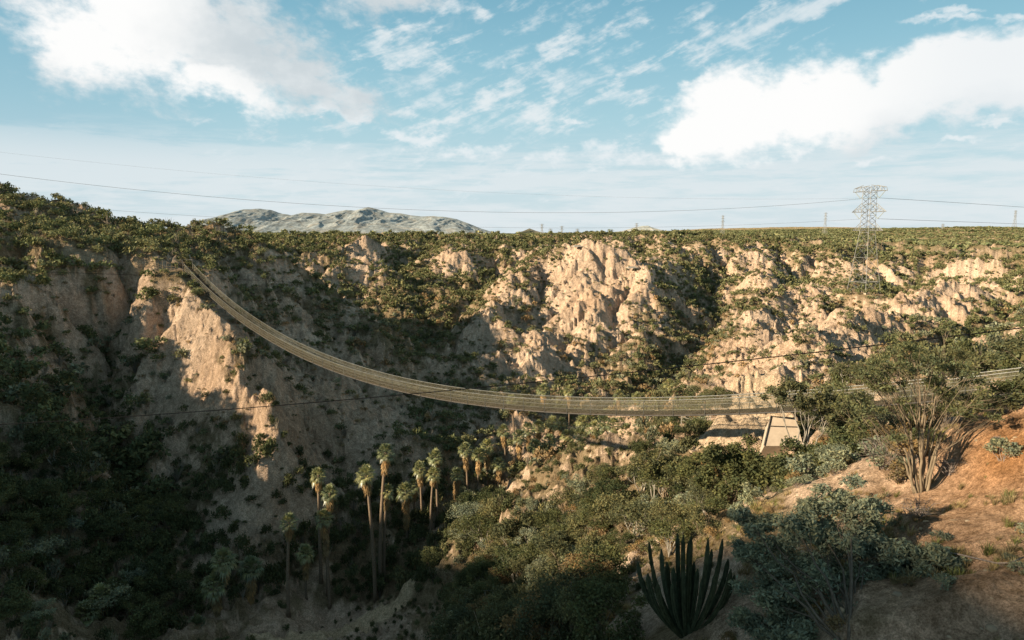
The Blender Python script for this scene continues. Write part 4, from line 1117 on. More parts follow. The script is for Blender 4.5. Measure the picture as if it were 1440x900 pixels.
PALMS = [  # px, py of crown, metres ahead, leaf length, skirt length, label
 (523,668,107,1.75,2.2,"tall slim fan palm with a long bare trunk, lower of the twin crowns"),
 (530,640,112,1.8,2.5,"tall fan palm whose crown rises just above the lower twin crown"),
 (446,672,108,1.45,1.6,"thin fan palm with a small crown left of the shaggy palm pair"),
 (456,692,107,1.55,2.6,"fan palm with ragged skirt standing right of the thin small-crowned palm"),
 (459,728,105,1.6,5.5,"shaggy low-crowned fan palm hung with long dead leaves"),
 (400,736,97,1.5,1.6,"lone slender leaning fan palm beside the dirt track"),
 (428,778,105,1.6,3.5,"stout fan palm with brown skirt between the lone palm and shaggy pair"),
 (309,788,96,2.0,2.5,"big double-headed looking fan palm, upper crown of the shaded pair"),
 (305,822,95,2.0,4.5,"fan palm with brown skirt below the upper crown at the canyon bottom"),
 (350,800,99,2.1,6.5,"broad fan palm wrapped in a wide dead-leaf skirt"),
 (278,882,92,1.9,2.0,"low fan palm at the bottom edge below the shaded palm pair"),
 (120,862,88,1.9,3.0,"fan palm in the dark gully mouth near the lower left corner"),
 (142,838,90,1.7,2.0,"fan palm behind another in the dark gully mouth"),
 (537,692,113,1.4,2.6,"smaller fan palm tucked behind the tall twin palms"),
 (571,692,122,1.9,6.0,"wide fan palm with a heavy brown skirt in the grove middle"),
 (604,668,121,1.5,1.2,"slim fan palm with a bare pole trunk above the pale earth mound"),
 (614,642,128,1.7,3.0,"high fan palm in the middle of the grove"),
 (592,660,126,1.6,2.2,None),(582,682,128,1.6,2.2,None),(640,668,130,1.6,4.0,None),(657,632,135,1.7,3.0,None),(685,628,140,1.8,3.5,None),(672,640,138,1.7,3.0,None),(700,652,138,1.7,2.5,None),
 (730,614,142,1.8,5.0,None),(744,602,152,1.8,3.5,None),(757,600,155,1.8,4.5,None),(775,594,158,1.8,4.0,None),(711,606,150,1.7,2.5,None),(790,596,160,1.8,4.0,None),(820,592,158,1.9,4.5,None),(796,612,152,1.6,5.0,None),(850,594,150,1.9,5.0,None),(835,602,140,1.8,4.0,None),(862,598,138,1.8,4.5,None),(881,606,134,1.7,4.0,None),(906,600,130,1.6,3.5,None),(816,613,142,1.8,4.5,None),(846,616,136,1.7,4.0,None),(775,620,146,1.9,4.5,None),(752,628,144,1.8,4.0,None),
 (723,562,160,1.7,2.0,"thin tall fan palm whose crown shows through the bridge netting"),(801,548,176,1.6,3.0,"fan palm with its crown just above the bridge handrail"),(766,548,186,2.1,2.5,"bushy fan palm peeping over the bridge in the shaded gorge"),
 (940,540,168,1.6,3.5,"lone fan palm above the bridge on the scrubby hillside"),(870,556,172,1.7,3.5,"fan palm above the bridge left of the lone hillside palm"),(896,558,170,1.6,3.0,"small fan palm above the bridge near the scrubby gully"),
]
for i, (px, pyc, Y, R, sk, lab) in enumerate(PALMS):
    x, y, zc_ = P(px, pyc, Y); g = h1(x, y); H = min(max(zc_ - g, 3.0), 27.0)
    sk = min(sk, H * .8)
    t_, c_, s_ = palm_meshes(100 + i, H, R, sk)
    root = empty("fan_palm", (x, y, zc_ - H), random.random() * 6.28)
    tag(root, lab or "fan palm with drooping brown skirt packed in the shaded grove below the bridge", "palm tree", "fan palms along the canyon floor")
    for nm, m_ in (("trunk", t_), ("crown", c_), ("dead_skirt", s_)):
        o = bpy.data.objects.new(nm, m_); COL.objects.link(o); o.parent = root

# ------------------------------------------------------------------ big organ pipe cactus and smaller cacti
cb = Vector(ground_at(966, 889)); cY = cb.y
cac = empty("organ_pipe_cactus", cb); tag(cac, "huge dark organ pipe cactus with many upright ribbed stems in the shaded foreground", "cactus")
r = np.random.default_rng(5)
STEMS = [(897,790,0),(913,762,1),(918,795,0),(930,772,0),(938,790,1),(947,798,0),(953,750,1),(961,752,0),(969,760,1),(972,752,0),(981,800,0),(996,757,-1),(1001,772,1),(1016,758,0),(1010,790,-1),(1024,786,1),(1033,808,0),(903,812,1),(925,820,-1),(988,812,-1),(1018,810,1),(945,820,-1),(962,800,-1),(1028,800,-1),(935,806,1),(1006,806,0),(976,790,1),(911,806,-1)]
for i, (tx, ty, dp) in enumerate(STEMS):
    tip = Vector(P(tx, ty, cY + dp * .8 + r.normal() * .15)) - cb
    out = Vector((tip.x, tip.y, 0)); L = out.length
    st = Vector((out.x * .10, out.y * .10, -.25)); b1_ = Vector((out.x * .62, out.y * .62, tip.z * (.22 + .05 * r.random()))); b2 = Vector((out.x * .93, out.y * .93, tip.z * .55))
    ctrl = [st, b1_, b2, tip]; n_ = 16; pp = []
    for t_ in np.linspace(0, 1, n_):
        a = [(1 - t_) ** 3, 3 * t_ * (1 - t_) ** 2, 3 * t_ * t_ * (1 - t_), t_ ** 3]; pp.append(sum((np.array(c_) * w_ for c_, w_ in zip(ctrl, a)), np.zeros(3)))
    rad = .068 + .026 * r.random(); tt = np.linspace(0, 1, n_)
    prof = rad * np.minimum(1, .75 + tt * .6) * (1 - .03 * np.sin(tt * 40)) * np.where(tt > .9, np.sqrt(np.maximum(.06, 1 - ((tt - .9) / .1) ** 2)), 1)
    mb = MB(); mb.tube(pp, prof, 16, 0, jitter_tint(1, r, .1, .15)[0], True, 1, .19); mb.build("stem", M_CACTUS, cac)
mb = MB(); mb.tube([(0, 0, -.4), (.02, 0, .1), (0, .03, .45)], [.30, .27, .16], 12, 0, None, True, 1, .08); mb.build("trunk", M_CACTUS, cac)
def column_cactus(px, pyb, pyt, rad, lab, arms):
    b = Vector(ground_at(px, pyb)); h_ = (pyb - pyt) / FPX * b.y * 1.0
    root = empty("column_cactus", b); tag(root, lab, "cactus")
    mb = MB(); z = np.linspace(-.3, h_, 10); mb.tube([(0, 0, q) for q in z], rad * np.where(z > h_ * .93, .6, 1), 14, 0, None, True, 1, .1); mb.build("stem", M_CACTUS, root)
    for sg, f0, f1 in arms:
        mb = MB(); mb.tube([(0, 0, h_ * f0), (sg * rad * 2.6, 0, h_ * (f0 + .06)), (sg * rad * 3.2, .05, h_ * (f0 + .18)), (sg * rad * 3.2, .05, h_ * f1)], [rad * .6, rad * .8, rad * .8, rad * .5], 12, 0, None, True, 1, .1); mb.build("arm", M_CACTUS, root)
column_cactus(781, 806, 768, .2, "slim column cactus standing among the scrub trees on the near slope", [(1, .3, .8)])
column_cactus(776, 722, 704, .22, "stubby brown column cactus on the slope near the pale footpath", [])
column_cactus(898, 505, 489, .3, "faint column cactus on the scrubby slope above the bridge", [])
bc = Vector(ground_at(1402, 627)); root = empty("barrel_cactus", bc); tag(root, "small round dark cactus on the pale bare bank by the right edge", "cactus")
mb = MB(); th = np.linspace(0, np.pi * .97, 12); mb.tube([(0, 0, -.05 + .42 * (1 - math.cos(q)) / 2 * 1.0) for q in th], .24 * np.sin(th) + .012, 26, 0, None, True, 1, .12); rr2 = np.random.default_rng(3)
for k in range(160):
    a = rr2.random() * 6.283; q = rr2.random() * 2.4; d_ = np.array([math.cos(a) * math.sin(q), math.sin(a) * math.sin(q), math.cos(q)]); c_ = np.array([0, 0, .16]) + d_ * (.24, .24, .21); mb.tube([c_, c_ + d_ * .07], [.006, .002], 3, 1)
mb.build("body", [M_CACTUS, M_DRY], root)

# ------------------------------------------------------------------ the pale multi-stemmed tree on the right bank
tb = Vector(ground_at(1297, 692)); tY = tb.y
tree = empty("bank_tree", tb); tag(tree, "large multi-stemmed tree with pale trunks and feathery crown on the orange bank", "tree")
r = np.random.default_rng(21); tips = []
TR = [(1205,548,-1.2),(1222,520,.8),(1240,505,-.5),(1262,498,1.0),(1285,492,-.8),(1308,488,.6),(1330,500,-.4),(1352,520,.8),(1372,545,-.6),(1215,575,.2),(1250,540,0),(1300,530,.3),(1340,556,.2)]
clumps = []
for i, (tx, ty, dp) in enumerate(TR):
    tip = np.array(Vector(P(tx, ty + 14, tY + dp)) - tb)
    fork = tip * (.30, .30, .5) + r.normal(size=3) * .08
    mb = MB(); base_p = np.array([tip[0] * .06, tip[1] * .06 + r.normal() * .08, -.3])
    p0 = limb(mb, base_p, fork, .085 - .02 * r.random(), .045, r, .07, 8, 8)
    p1 = limb(mb, p0[-1], tip, .044, .014, r, .1, 7, 6)
    for q in range(6):
        s_ = p1[r.integers(1, 6)] if q < 4 else p0[r.integers(4, 8)]
        e = tip + np.array([r.normal() * .62, r.normal() * .7, r.normal() * .4 + .1]); e[2] = max(e[2], tip[2] * .62)
        pq = limb(mb, s_, e, .016, .006, r, .12, 6, 4); tips.append(e)
        for w_ in range(3): limb(mb, pq[r.integers(2, 6)], e + r.normal(size=3) * (.5, .5, .3), .009, .003, r, .12, 4, 3)
        clumps.append((*e, .46, .46, .22, 180))
    mb.build("trunk", M_BARK, tree, True)
p_ = clump_points(clumps, r, .6); mb = MB()
mb.leaves(p_, .074 * (.6 + .8 * r.random(len(p_))), 0, jitter_tint(len(p_), r, .25, .3), .42, .7, r); mb.build("crown", M_FEATHER, tree)

# ------------------------------------------------------------------ grey green spreading tree at the bottom
gY = 23.0
gb = Vector(ground_at(1195, 897)); 
gt = empty("grey_leaved_tree", gb); tag(gt, "sprawling grey-green tree with drooping clumped foliage at the bottom of the view", "tree")
r = np.random.default_rng(31); clumps = []
CL = [(1120,735,24,.9),(1150,715,25,.8),(1180,705,25,.85),(1205,715,25,.8),(1225,745,25,.7),(1195,745,24,.9),(1160,755,24,.8),(1090,770,24.5,.8),(1065,745,25.5,.7),(1050,780,25,.6),(1110,810,23.5,1.0),(1075,840,23.5,.9),(1140,850,23,1.0),(1180,810,23,1.0),(1230,800,23,.95),(1260,830,22.5,.95),(1290,800,22.5,.7),(1320,780,22.5,.6),(1345,805,22,.6),(1370,815,22,.45),(1300,845,21.8,.9),(1220,870,21.5,1.0),(1160,893,21.5,1.0),(1270,885,21,.9),(1320,880,20.8,.7),(1100,890,22.5,.9),(1056,880,23.5,.7),(1040,725,26,.5),(1350,850,21,.5),(1240,770,23.5,.9),(1270,800,23,.9),(1250,860,21.8,1),(1300,870,21.2,.9),(1200,840,22,1),(1150,800,23.5,1),(1215,770,23.5,.9)]
mb = MB()
for (cx, cy, Y, k) in CL:
    e = np.array(Vector(P(cx, cy, Y)) - gb); k *= .85
    pq = limb(mb, (r.normal() * .1, r.normal() * .1, -.3), e - [0, 0, .15], .045 + .02 * r.random(), .012, r, .13, 9, 6, 0, None, .06)
    for w_ in range(7):
        d_ = r.normal(size=3) * (k * .55, k * .55, k * .3); limb(mb, pq[r.integers(5, 9)], e + d_, .012, .004, r, .12, 4, 3)
        clumps.append((*(e + d_), k * .62, k * .62, k * .40, 340))
mb.build("trunk", M_DARKBARK, gt, True)
p_ = clump_points(clumps, r, .55); mb = MB()
mb.leaves(p_, .085 * (.55 + .9 * r.random(len(p_))), 0, jitter_tint(len(p_), r, .2, .3), .36, .5, r); mb.build("crown", M_GREY, gt)

# ------------------------------------------------------------------ other trees one can tell apart
def clump_tree(name, label, base, cl, n_leaf, leaf, lmat, bmat, seed, trunk_r=.07, group=None, cat="tree", vis=True):
    """tree whose foliage clumps stand at surveyed points: cl = [(px, py, metres ahead, radius m)]"""
    r = np.random.default_rng(seed); b = Vector(base); root = empty(name, b); tag(root, label, cat, group)
    mb = MB(); cc = []
    for cx, cy, Y, k in cl:
        e = np.array(Vector(P(cx, cy, Y)) - b); e[2] = max(e[2], .5)
        pq = limb(mb, (r.normal() * .08, r.normal() * .08, -.4), e, trunk_r, .02, r, .12, 8, 6, 0, None, .04)
        for w_ in range(8):
            d_ = r.normal(size=3) * (k * .55, k * .55, k * .38); limb(mb, pq[r.integers(4, 8)], e + d_, .02, .006, r, .12, 4, 3)
            cc.append((*(e + d_), k * .56, k * .56, k * .42, n_leaf // (8 * len(cl))))
    mb.build("trunk", bmat, root, True)
    p_ = clump_points(cc, r, .55); mb = MB(); mb.leaves(p_, leaf * (.6 + .8 * r.random(len(p_))), 0, jitter_tint(len(p_), r, .22, .32), .5, .5, r); mb.build("crown", lmat, root)
    return root
def gpt(px, Y): x, y, z = P(px, 600, Y); return (x, y, h1(x, y))
clump_tree("dark_bush", "dense dark green tree directly below the landing, left end of the dark thicket", gpt(1030, 47), [(1010,648,47,1.2),(1035,640,48,1.2),(1060,645,48,1.1),(1020,675,46,1.3),(1055,670,46,1.4),(1000,670,47,1.0),(1075,655,47,1.2)], 13000, .12, M_GREEN, M_BARK, 41)
clump_tree("dark_bush", "dense dark green tree in front of the concrete slab", gpt(1095, 46), [(1085,660,46,1.1),(1110,655,46,1.2),(1135,646,46,1.2),(1090,685,44.5,1.2),(1120,680,44.5,1.3),(1105,662,45,1.2)], 13000, .12, M_DARK, M_BARK, 42)
clump_tree("dark_bush", "darkest rounded tree in the thicket behind the pale mound", gpt(1165, 46), [(1150,640,46,1.2),(1175,632,46,1.2),(1195,645,45.5,1.2),(1150,668,44.5,1.2),(1180,660,44.5,1.2)], 12000, .12, M_DARK, M_BARK, 43)
clump_tree("dark_bush", "dark leafy tree at the thicket's end beside the pale-stemmed bank tree", gpt(1215, 47), [(1205,620,47,1.1),(1225,615,47,1.1),(1240,628,46.5,1.0),(1215,640,46,1.1)], 10000, .12, M_GREEN, M_BARK, 44)
clump_tree("leaning_tree", "green tree with leaning white stem beside the bridge's sandy landing", gpt(1128, 56), [(1090,556,56,.9),(1110,548,56,1.0),(1135,552,56,1.0),(1155,565,56,.9),(1125,570,55.5,.8),(1165,585,55,.8)], 5000, .12, M_OLIVE, M_WHITEBARK, 45, .075)
clump_tree("leaning_tree", "bushy olive tree against the bridge deck right of the white-stemmed tree", gpt(1185, 56), [(1170,560,57,1.0),(1190,575,56,1.0),(1205,590,55,1.0),(1180,600,55,.9),(1215,570,56,.8)], 5500, .12, M_OLIVE, M_BARK, 46)
clump_tree("rim_tree", "dark tree cut by the right edge just behind the bridge deck", gpt(1438, 58), [(1425,515,58,1.1),(1445,500,58,1.2),(1440,530,57,1.2),(1465,520,57,1.2)], 6000, .12, M_DARK, M_BARK, 47)
clump_tree("rim_tree", "olive scrub tree behind the bridge near the right edge", gpt(1385, 66), [(1370,520,66,1.1),(1395,512,66,1.1),(1380,535,65,1.0)], 4500, .13, M_OLIVE, M_BARK, 48)
clump_tree("rim_tree", "low green tree under the bridge deck right of the bank tree's crown", gpt(1380, 44), [(1360,585,44,.8),(1385,572,45,.9),(1410,570,45,.8),(1350,600,42,.6)], 5000, .1, M_OLIVE, M_BARK, 49)
clump_tree("grey_bush", "pale grey-green bush on the mound's near end above the cactus", gpt(1045, 40), [(1035,715,40,.55),(1055,700,40,.6),(1065,720,39.5,.5)], 4500, .07, M_GREY, M_BARK, 50, .04)
clump_tree("small_forked_tree", "small tree with two bright white stems on the sunlit slope", gpt(925, 60), [(905,655,60,.9),(925,645,60,1.0),(945,652,60,.9),(935,668,60,.7)], 3500, .12, M_OLIVE, M_WHITEBARK, 51, .06)
clump_tree("small_forked_tree", "leafy tree with forked trunk at the grove's near edge", gpt(735, 80), [(720,735,80,1.4),(700,745,80,1.3),(745,730,80,1.4),(725,760,79,1.2)], 5000, .15, M_OLIVE, M_WHITEBARK, 52, .08)
for px, pyb, h_, lab in ((1242,660,1.5,"bare twiggy shrub on the pale mound crest by the bank tree"),(1335,668,.9,"dry twiggy shrub rooted at the foot of the orange bank"),(1290,730,.8,"low dry twigs below the bank tree's trunks"),(240+0,735,0,"")):
    if not h_: continue
    g = ground_at(px, pyb); o = bpy.data.objects.new("dry_shrub", twig_mesh(int(px), h_, h_ * 1.1)); COL.objects.link(o); o.location = g; tag(o, lab, "shrub")
o = None
for px, pyb, h_, lab in ((478,770,4.0,"leafless pinkish-grey bush beside the shaggy palm pair"),(497,752,4.5,"leafless grey-brown bush between the shaggy palms and tall twin palms")):
    x, y, z = gpt(px, 118); o = bpy.data.objects.new("bare_bush", twig_mesh(int(px), h_, h_ * .7, "bare_bush")); COL.objects.link(o); o.location = (x, y, z); tag(o, lab, "shrub")
# dead branch lying on the bank
b0 = Vector(ground_at(1335, 786)); mb = MB(); r = np.random.default_rng(8)
w_ = [np.array(Vector(ground_at(x, y)) - b0) + [0, 0, .22] for x, y in ((1328,785),(1350,790),(1375,796),(1400,801),(1420,802),(1438,794))]
mb.tube(w_, np.linspace(.034, .02, 6), 6); limb(mb, w_[3], w_[3] + np.array([.5, -.3, -.02]), .012, .004, r); limb(mb, w_[4], w_[4] + np.array([.1, -.35, .02]), .01, .004, r)
o = mb.build("fallen_branch", M_DRY, None, True); o.location = b0; tag(o, "thin dark dead branch lying across the shaded bank by the right edge", "branch")
b0 = Vector(P(1355, 590, 34)); b0.z = h1(b0.x, b0.y) + .35; mb = MB()
mb.tube([(-.9, 0, 0), (-.3, .05, .05), (.3, 0, -.02), (.85, .1, .1)], [.16, .19, .17, .12], 9); limb(mb, (.2, 0, .1), (.5, .1, .7), .1, .05, r); limb(mb, (.7, .05, .1), (1.1, .1, -.15), .1, .05, r)
o = mb.build("fallen_log", M_DRY, None, True); o.location = b0; tag(o, "dark dead log lying at the top of the bank under the bridge deck", "log")

# ------------------------------------------------------------------ scrub of the canyon sides
KEEPOUT += [(1100,612,61,5.5),(1060,608,62,6),(1030,600,68,5),(1100,640,56,3),(966, 880, cY, 2.6), (1297, 692, tY, 2.2), (1055, 585, 72, 5.0), (1090, 600, 65, 4.0), (262, 380, 175, 3.0), (1213, 412, 310, 5.0), (235,377,176,5), (250,377,175,4), (120,880,84,6), (142,860,85,5), (278,882,88,4.5), (309,830,91,6), (350,835,94,5.5), (400,760,95,3), (428,800,102,4), (446,720,106,3), (457,740,104,3), (525,720,105,3)]
PAL = {"olive": (0.145, 0.143, 0.076), "green": (0.104, 0.113, 0.056), "dark": (0.108, 0.120, 0.062), "dry": (0.26, 0.18, 0.10), "grey": (0.18, 0.185, 0.125)}
vx, vy, vz, vc, vs = scatter(30000, 17, 135, 71, 1.7)
fx, fy, fz_, fc, fs = scatter(130000, 135, 520, 72, 2.1)
px_, py2 = pix(vx, vy, vz)
r = np.random.default_rng(91)
rad = np.hypot(vx, vy)
thick = ((px_ < 860) & (py2 > 620)) | ((px_ < 200) & (py2 > 430))
is_tree = r.random(len(vx)) < np.where(thick, .62, .25)
is_tree &= ~((px_ > 860) & (py2 > 690) & ((px_ > 1010) | (py2 > 790)))
big = np.where(thick, np.where((px_ > 250) & (px_ < 640), .8, 1.2), .9)
hgt_ = np.where(is_tree, (2.2 + 2.4 * r.random(len(vx))) * big, (.7 + 1.3 * r.random(len(vx)) ** 1.5) * big)
hgt_ = hgt_ * np.where((px_ > 620) & (px_ < 900) & (py2 > 570) & (py2 < 720) & (rad > 88), .32, 1)
hgt_ = hgt_ * np.where((py2 > 740) & (px_ < 430) & (rad < 96), .5, 1) * np.where((py2 > 845) & (px_ > 360) & (px_ < 620) & (rad > 50), .4, 1)
hgt_ = hgt_ * np.where((px_ > 560) & (px_ < 880) & (rad < 100) & (py2 > 640), .75, 1)
hgt_ = np.where((px_ > 860) & (py2 > 690) & ((px_ > 1010) | (py2 > 790)), .25 + .35 * r.random(len(vx)), hgt_)
infr = (px_ > -25) & (px_ < 1465) & (py2 > 200) & (py2 < 935)
seen_ = infr & ((vz + hgt_ * .7) / rad > horizon(vx, vy) - .001)
score = np.where(seen_, hgt_ / rad, 0)
def region(a, b, d_):
    if a > 1000 and b > 640: return "on the shaded bank at the right"
    if a > 860 and b > 640: return "on the bare slope behind the big cactus"
    if a < 215: return "in the dark gully below the left hill" if b > 430 else "on the left hill's sunlit rim"
    if a < 430 and b < 760: return "on the bare spur under the bridge end"
    if a < 560: return "on the canyon floor among the palms" if b > 690 else "on the shaded flank of the spur"
    if b < 620: return "on the slope beyond the sandy landing" if a > 900 else "in the shaded gorge behind the bridge"
    if a < 700 and b < 780: return "in the palm grove on the canyon floor"
    return "on the wooded near slope"
def colour_name(a, b, d_, q):
    if a < 240 and b > 420: return "dark" if q < .68 else ("green" if q < .85 else ("grey" if q < .95 else "olive"))
    if a < 640 and b > 600: return "dark" if q < .55 else ("green" if q < .85 else "olive")
    if a > 1000 and b > 640: return "grey" if q < .5 else "dry"
    if b < 420: return "olive" if q < .6 else "green"
    return "olive" if q < .45 else ("green" if q < .78 else ("grey" if q < .9 else "dry"))
WORD = {"olive": "olive", "green": "mid green", "dark": "dark green", "grey": "grey green", "dry": "dry brownish"}
LM = {"olive": M_OLIVE, "green": M_GREEN, "dark": M_DARK, "grey": M_GREY, "dry": leaf_material("dry_leaves", (0.24, 0.17, 0.09), .3)}
TT = {}; ST_ = {}
for k in PAL:
    TT[k] = [scrub_tree_meshes(300 + i * 7 + len(k), 4.0, 2.2, 3200, .098, LM[k], M_BARK if i % 2 else M_WHITEBARK, 3 + i % 3) for i in range(4)]
    ST_[k] = [shrub_mesh(400 + i * 5 + len(k), 1.6, 1.35, 900, .10, LM[k], M_DRY) for i in range(4)]
order = np.argsort(-score); indiv = np.zeros(len(vx), bool); nt = ns = 0
for i in order:
    if score[i] <= 0: break
    a, b, d_ = float(px_[i]), float(py2[i]), float(rad[i])
    cn = colour_name(a, b, d_, r.random())
    loc = (float(vx[i]), float(vy[i]), float(vz[i]) - .05)
    if is_tree[i] and nt < 285:
        sc = float(hgt_[i]) / 4.0; root = empty("scrub_tree", loc, r.random() * 6.28, (sc * (1 + .25 * r.normal() * .5), sc, sc))
        tm, cm = TT[cn][r.integers(4)]
        for nm, m_ in (("trunk", tm), ("crown", cm)):
            o = bpy.data.objects.new(nm, m_); COL.objects.link(o); o.parent = root
        lab = f"{WORD[cn]} scrub tree with thin forked stems {region(a, b, d_)}"
        tag(root, lab, "tree", f"scrub trees {region(a, b, d_)}"); nt += 1; indiv[i] = True
    elif not is_tree[i] and ns < 285:
        sc = float(hgt_[i]) / 1.6; o = bpy.data.objects.new("shrub", ST_[cn][r.integers(4)]); COL.objects.link(o)
        o.location = loc; o.rotation_euler = (0, 0, r.random() * 6.28); o.scale = (sc * 1.1, sc, sc * (.8 + .3 * r.random()))
        tag(o, f"low {WORD[cn]} shrub {region(a, b, d_)}", "shrub", f"low shrubs {region(a, b, d_)}"); ns += 1; indiv[i] = True

def templates(n_leaf, leaf, seed, nvar=10, stems=True):
    out = []
    for q in range(nvar):
        rr_ = np.random.default_rng(seed + q); mb = MB(); cl = []
        for c_ in range(7):
            a = rr_.random() * 6.283; qd = math.sqrt(rr_.random()) * .62
            cl.append((math.cos(a) * qd, math.sin(a) * qd, .3 + .4 * (1 - qd) + .2 * rr_.random(), .42, .42, .30, max(1, n_leaf // 7)))
        p_ = clump_points(cl, rr_); p_[:, 2] = np.clip(p_[:, 2], .02, 1.15)
        mb.leaves(p_, leaf * (.65 + .7 * rr_.random(len(p_))), 0, jitter_tint(len(p_), rr_, .2, .35), .6, .4, rr_)
        out.append(mb.arrays())
    return out
def mass(name, sets, label=None):
    V_ = []; F_ = []; T_ = []; n0 = 0
    for tmpl, X, Y, Z, W_, Hh, COLS, seed in sets:
        rr_ = np.random.default_rng(seed); which = rr_.integers(len(tmpl), size=len(X)); rot = rr_.random(len(X)) * 6.283
        for k, (v, f, mi, t) in enumerate(tmpl):
            s_ = np.flatnonzero(which == k)
            if not len(s_): continue
            c_, si = np.cos(rot[s_])[:, None], np.sin(rot[s_])[:, None]
            vx_ = (v[None, :, 0] * c_ - v[None, :, 1] * si) * W_[s_][:, None] + X[s_][:, None]
            vy_ = (v[None, :, 0] * si + v[None, :, 1] * c_) * W_[s_][:, None] + Y[s_][:, None]
            vz_ = v[None, :, 2] * Hh[s_][:, None] + Z[s_][:, None] - .05
            V_.append(np.stack([vx_, vy_, vz_], -1).reshape(-1, 3))
            T_.append((t[None] * COLS[s_][:, None]).reshape(-1, 3))
            F_.append((f[None] + (np.arange(len(s_)) * len(v))[:, None, None]).reshape(-1, 4) + n0); n0 += len(s_) * len(v)
    V_ = np.concatenate(V_); F_ = np.concatenate(F_); T_ = np.concatenate(T_)
    o = bpy.data.objects.new(name, raw_mesh(name, V_, F_, np.zeros(len(F_), int), T_, [M_SCRUB])); COL.objects.link(o)
    o["kind"] = "stuff"
    if label: o["label"] = label
    print(name, len(F_))
    return o
def colours(a, b, d_, r):
    return np.array([np.array(PAL[colour_name(x, y, z, q)]) * (.75 + .5 * r.random()) for x, y, z, q in zip(a, b, d_, r.random(len(a)))])
T0 = templates(800, .062, 880, 8); T1 = templates(330, .095, 900); T2 = templates(126, .135, 950); T3 = templates(56, .20, 970, 8); T4 = templates(14, .42, 990, 6)
rest = ~indiv
r = np.random.default_rng(17)
wA = np.where(is_tree, hgt_ * .5, hgt_ * .85); cA = colours(px_, py2, rad, r); nr = rest & (rad < 70); fr_ = rest & (rad >= 70)
def twig_templates(seed):
    out = []
    for q in range(6):
        rr_ = np.random.default_rng(seed + q); mb = MB()
        for k in range(26):
            a = rr_.random() * 6.283; e = np.array([math.cos(a), math.sin(a), 0]) * .8 * rr_.random() + [0, 0, .5 + .55 * rr_.random()]
            mb.tube([(0, 0, 0), e * (.4, .4, .55) + rr_.normal(size=3) * .05, e], [.03, .018, .006], 3, 0, jitter_tint(1, rr_, .05, .2)[0])
        out.append(mb.arrays())
    return out
TW = twig_templates(860)
setN = (T0, vx[nr], vy[nr], vz[nr], wA[nr], hgt_[nr], cA[nr], 5)
setA = (T1, vx[fr_], vy[fr_], vz[fr_], wA[fr_], hgt_[fr_], cA[fr_], 1)
fa, fb_ = pix(fx, fy, fz_); fr = np.hypot(fx, fy)
fthick = (fa < 230) & (fb_ > 380)
fh = (.7 + 2.0 * r.random(len(fx)) ** 2.0) * np.where(fthick, 1.35, 1.0) * np.where(fr > 380, 1.15, 1) * (.5 + .8 * fc)
fw = fh * (.62 + .35 * r.random(len(fx)))
near_ = fr < 290
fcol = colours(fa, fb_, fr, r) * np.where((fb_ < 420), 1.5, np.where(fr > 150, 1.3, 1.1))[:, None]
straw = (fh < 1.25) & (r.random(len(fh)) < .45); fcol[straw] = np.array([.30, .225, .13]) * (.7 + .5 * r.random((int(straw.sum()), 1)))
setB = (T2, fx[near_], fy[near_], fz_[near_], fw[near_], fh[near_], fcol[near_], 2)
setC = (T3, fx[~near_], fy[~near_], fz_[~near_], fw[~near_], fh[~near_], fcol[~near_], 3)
tw = near_ & (r.random(len(fx)) < .09); tv = rest & (r.random(len(vx)) < .10)
greyc = lambda n_: np.array([.33, .28, .23]) * (.6 + .6 * r.random((n_, 1)))
setT = (TW, fx[tw] + 1.1, fy[tw] - .6, hgt(fx[tw] + 1.1, fy[tw] - .6), fw[tw], fh[tw] * 1.25, greyc(int(tw.sum())), 8)
setU = (TW, vx[tv] + .7, vy[tv] - .5, hgt(vx[tv] + .7, vy[tv] - .5), wA[tv], hgt_[tv] * 1.1, greyc(int(tv.sum())), 9)
mass("hillside_scrub", [setN, setA, setB, setC, setT, setU], "olive and green scrub scattered over the canyon walls and hills")
qx, qy, qz, qc, qs = scatter(70000, 520, 2400, 73, 4.0)
qa, qb = pix(qx, qy, qz); qr = np.hypot(qx, qy)
qh = 1.2 + 1.8 * r.random(len(qx)); 
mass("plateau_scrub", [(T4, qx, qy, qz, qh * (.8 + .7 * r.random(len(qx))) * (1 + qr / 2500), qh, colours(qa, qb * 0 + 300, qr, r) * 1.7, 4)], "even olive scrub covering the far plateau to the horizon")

# ------------------------------------------------------------------ dry grass tufts and loose stones of the near ground
def grass_templates(seed):
    out = []
    for q in range(6):
        rr_ = np.random.default_rng(seed + q); mb = MB()
        for k in range(46):
            a = rr_.random() * 6.283; b = np.array([math.cos(a), math.sin(a), 0]) * rr_.random() * .35; ln = .5 + .6 * rr_.random(); sp_ = .25 + .6 * rr_.random()
            tip = b + np.array([math.cos(a) * sp_ * ln, math.sin(a) * sp_ * ln, ln * .85]); sd_ = np.array([-math.sin(a), math.cos(a), 0]) * .025
            mid = (b + tip) / 2 + np.array([0, 0, .12])
            mb.add([b - sd_, b + sd_, mid + sd_ * .8, mid - sd_ * .8], [(0, 1, 2, 3)], 0, jitter_tint(1, rr_, .15, .3)[0]); mb.add([mid - sd_ * .8, mid + sd_ * .8, tip], [(0, 1, 2, 2)], 0, jitter_tint(1, rr_, .15, .3)[0])
        out.append(mb.arrays())
    return out
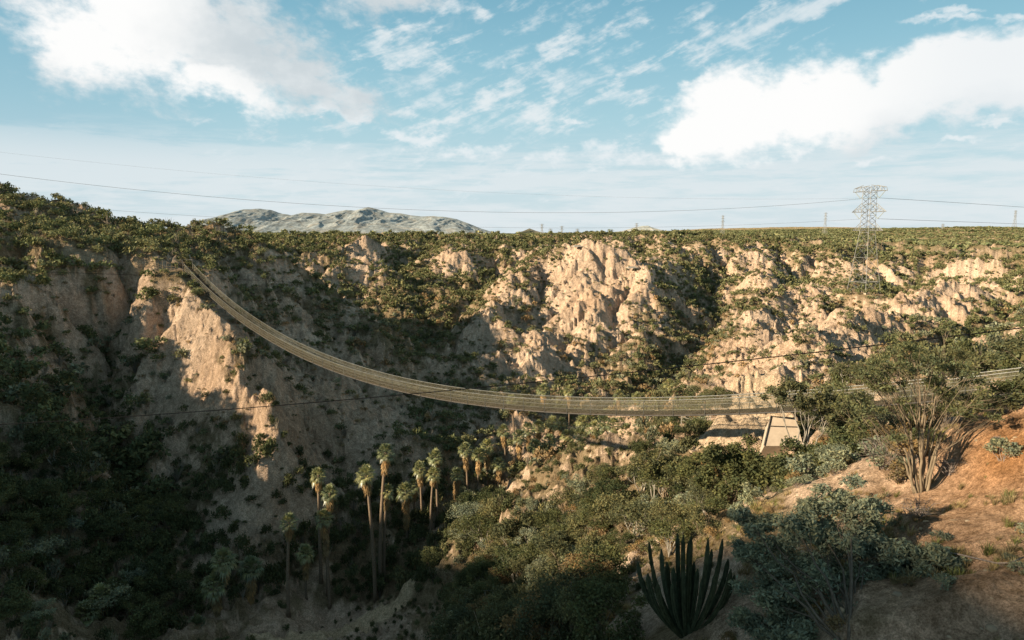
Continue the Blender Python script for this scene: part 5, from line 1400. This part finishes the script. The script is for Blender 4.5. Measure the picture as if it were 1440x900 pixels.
def rock_templates(seed):
    out = []
    for q in range(6):
        rr_ = np.random.default_rng(seed + q); mb = MB(); n_ = 7; th = np.linspace(.05, np.pi - .05, n_)
        rings = np.array([[(math.sin(t_) * math.cos(p_), math.sin(t_) * math.sin(p_), math.cos(t_) * .65) for p_ in np.arange(8) * np.pi / 4] for t_ in th]).reshape(-1, 3)
        for k in range(7):
            d_ = rr_.normal(size=3); d_ /= np.linalg.norm(d_); c_ = .55 + .25 * rr_.random(); e_ = rings @ d_; rings = rings - np.outer(np.maximum(0, e_ - c_), d_)
        f = [(i * 8 + j, (i + 1) * 8 + j, (i + 1) * 8 + (j + 1) % 8, i * 8 + (j + 1) % 8) for i in range(n_ - 1) for j in range(8)]
        mb.add(rings, f); out.append(mb.arrays())
    return out
r = np.random.default_rng(55)
gx_, gy_ = sample_wedge(52000, 16, 75, r=r); gz_ = hgt(gx_, gy_); ga, gb_ = pix(gx_, gy_, gz_)
pn = fbm(gx_ / 2.6, gy_ / 2.6, 3, 301) + .4 * fbm(gx_ / 9, gy_ / 9, 2, 305)
okg = (r.random(len(gx_)) < smooth(-.05, .5, pn)) & (gb_ < 960) & (ga > 600)
gx_, gy_, gz_ = gx_[okg], gy_[okg], gz_[okg]; gh = .16 + .34 * r.random(len(gx_)) ** 2
gcol = np.array([.33, .25, .13]) * (.6 + .7 * r.random((len(gx_), 1))); gcol[r.random(len(gx_)) < .3] *= np.array([.6, .8, .55])
mass("dry_grass", [(grass_templates(600), gx_, gy_, gz_, gh, gh, gcol, 61)], "straw coloured dry grass tufts on the near slopes")
sx3, sy3 = sample_wedge(36000, 15, 90, r=r); sz3 = hgt(sx3, sy3); a3, b3 = pix(sx3, sy3, sz3)
ok3 = (r.random(len(sx3)) < smooth(.0, .5, fbm(sx3 / 3.5, sy3 / 3.5, 3, 401) + .1)) & (a3 > 560)
sx3, sy3, sz3 = sx3[ok3], sy3[ok3], sz3[ok3]; sh3 = .03 + .16 * r.random(len(sx3)) ** 5
scol = np.array([.46, .35, .25]) * (.6 + .6 * r.random((len(sx3), 1)))
mass("rubble", [(rock_templates(700), sx3, sy3, sz3, sh3 * (1 + .5 * r.random(len(sx3))), sh3, scol, 71)], "small loose stones on the bare near ground")
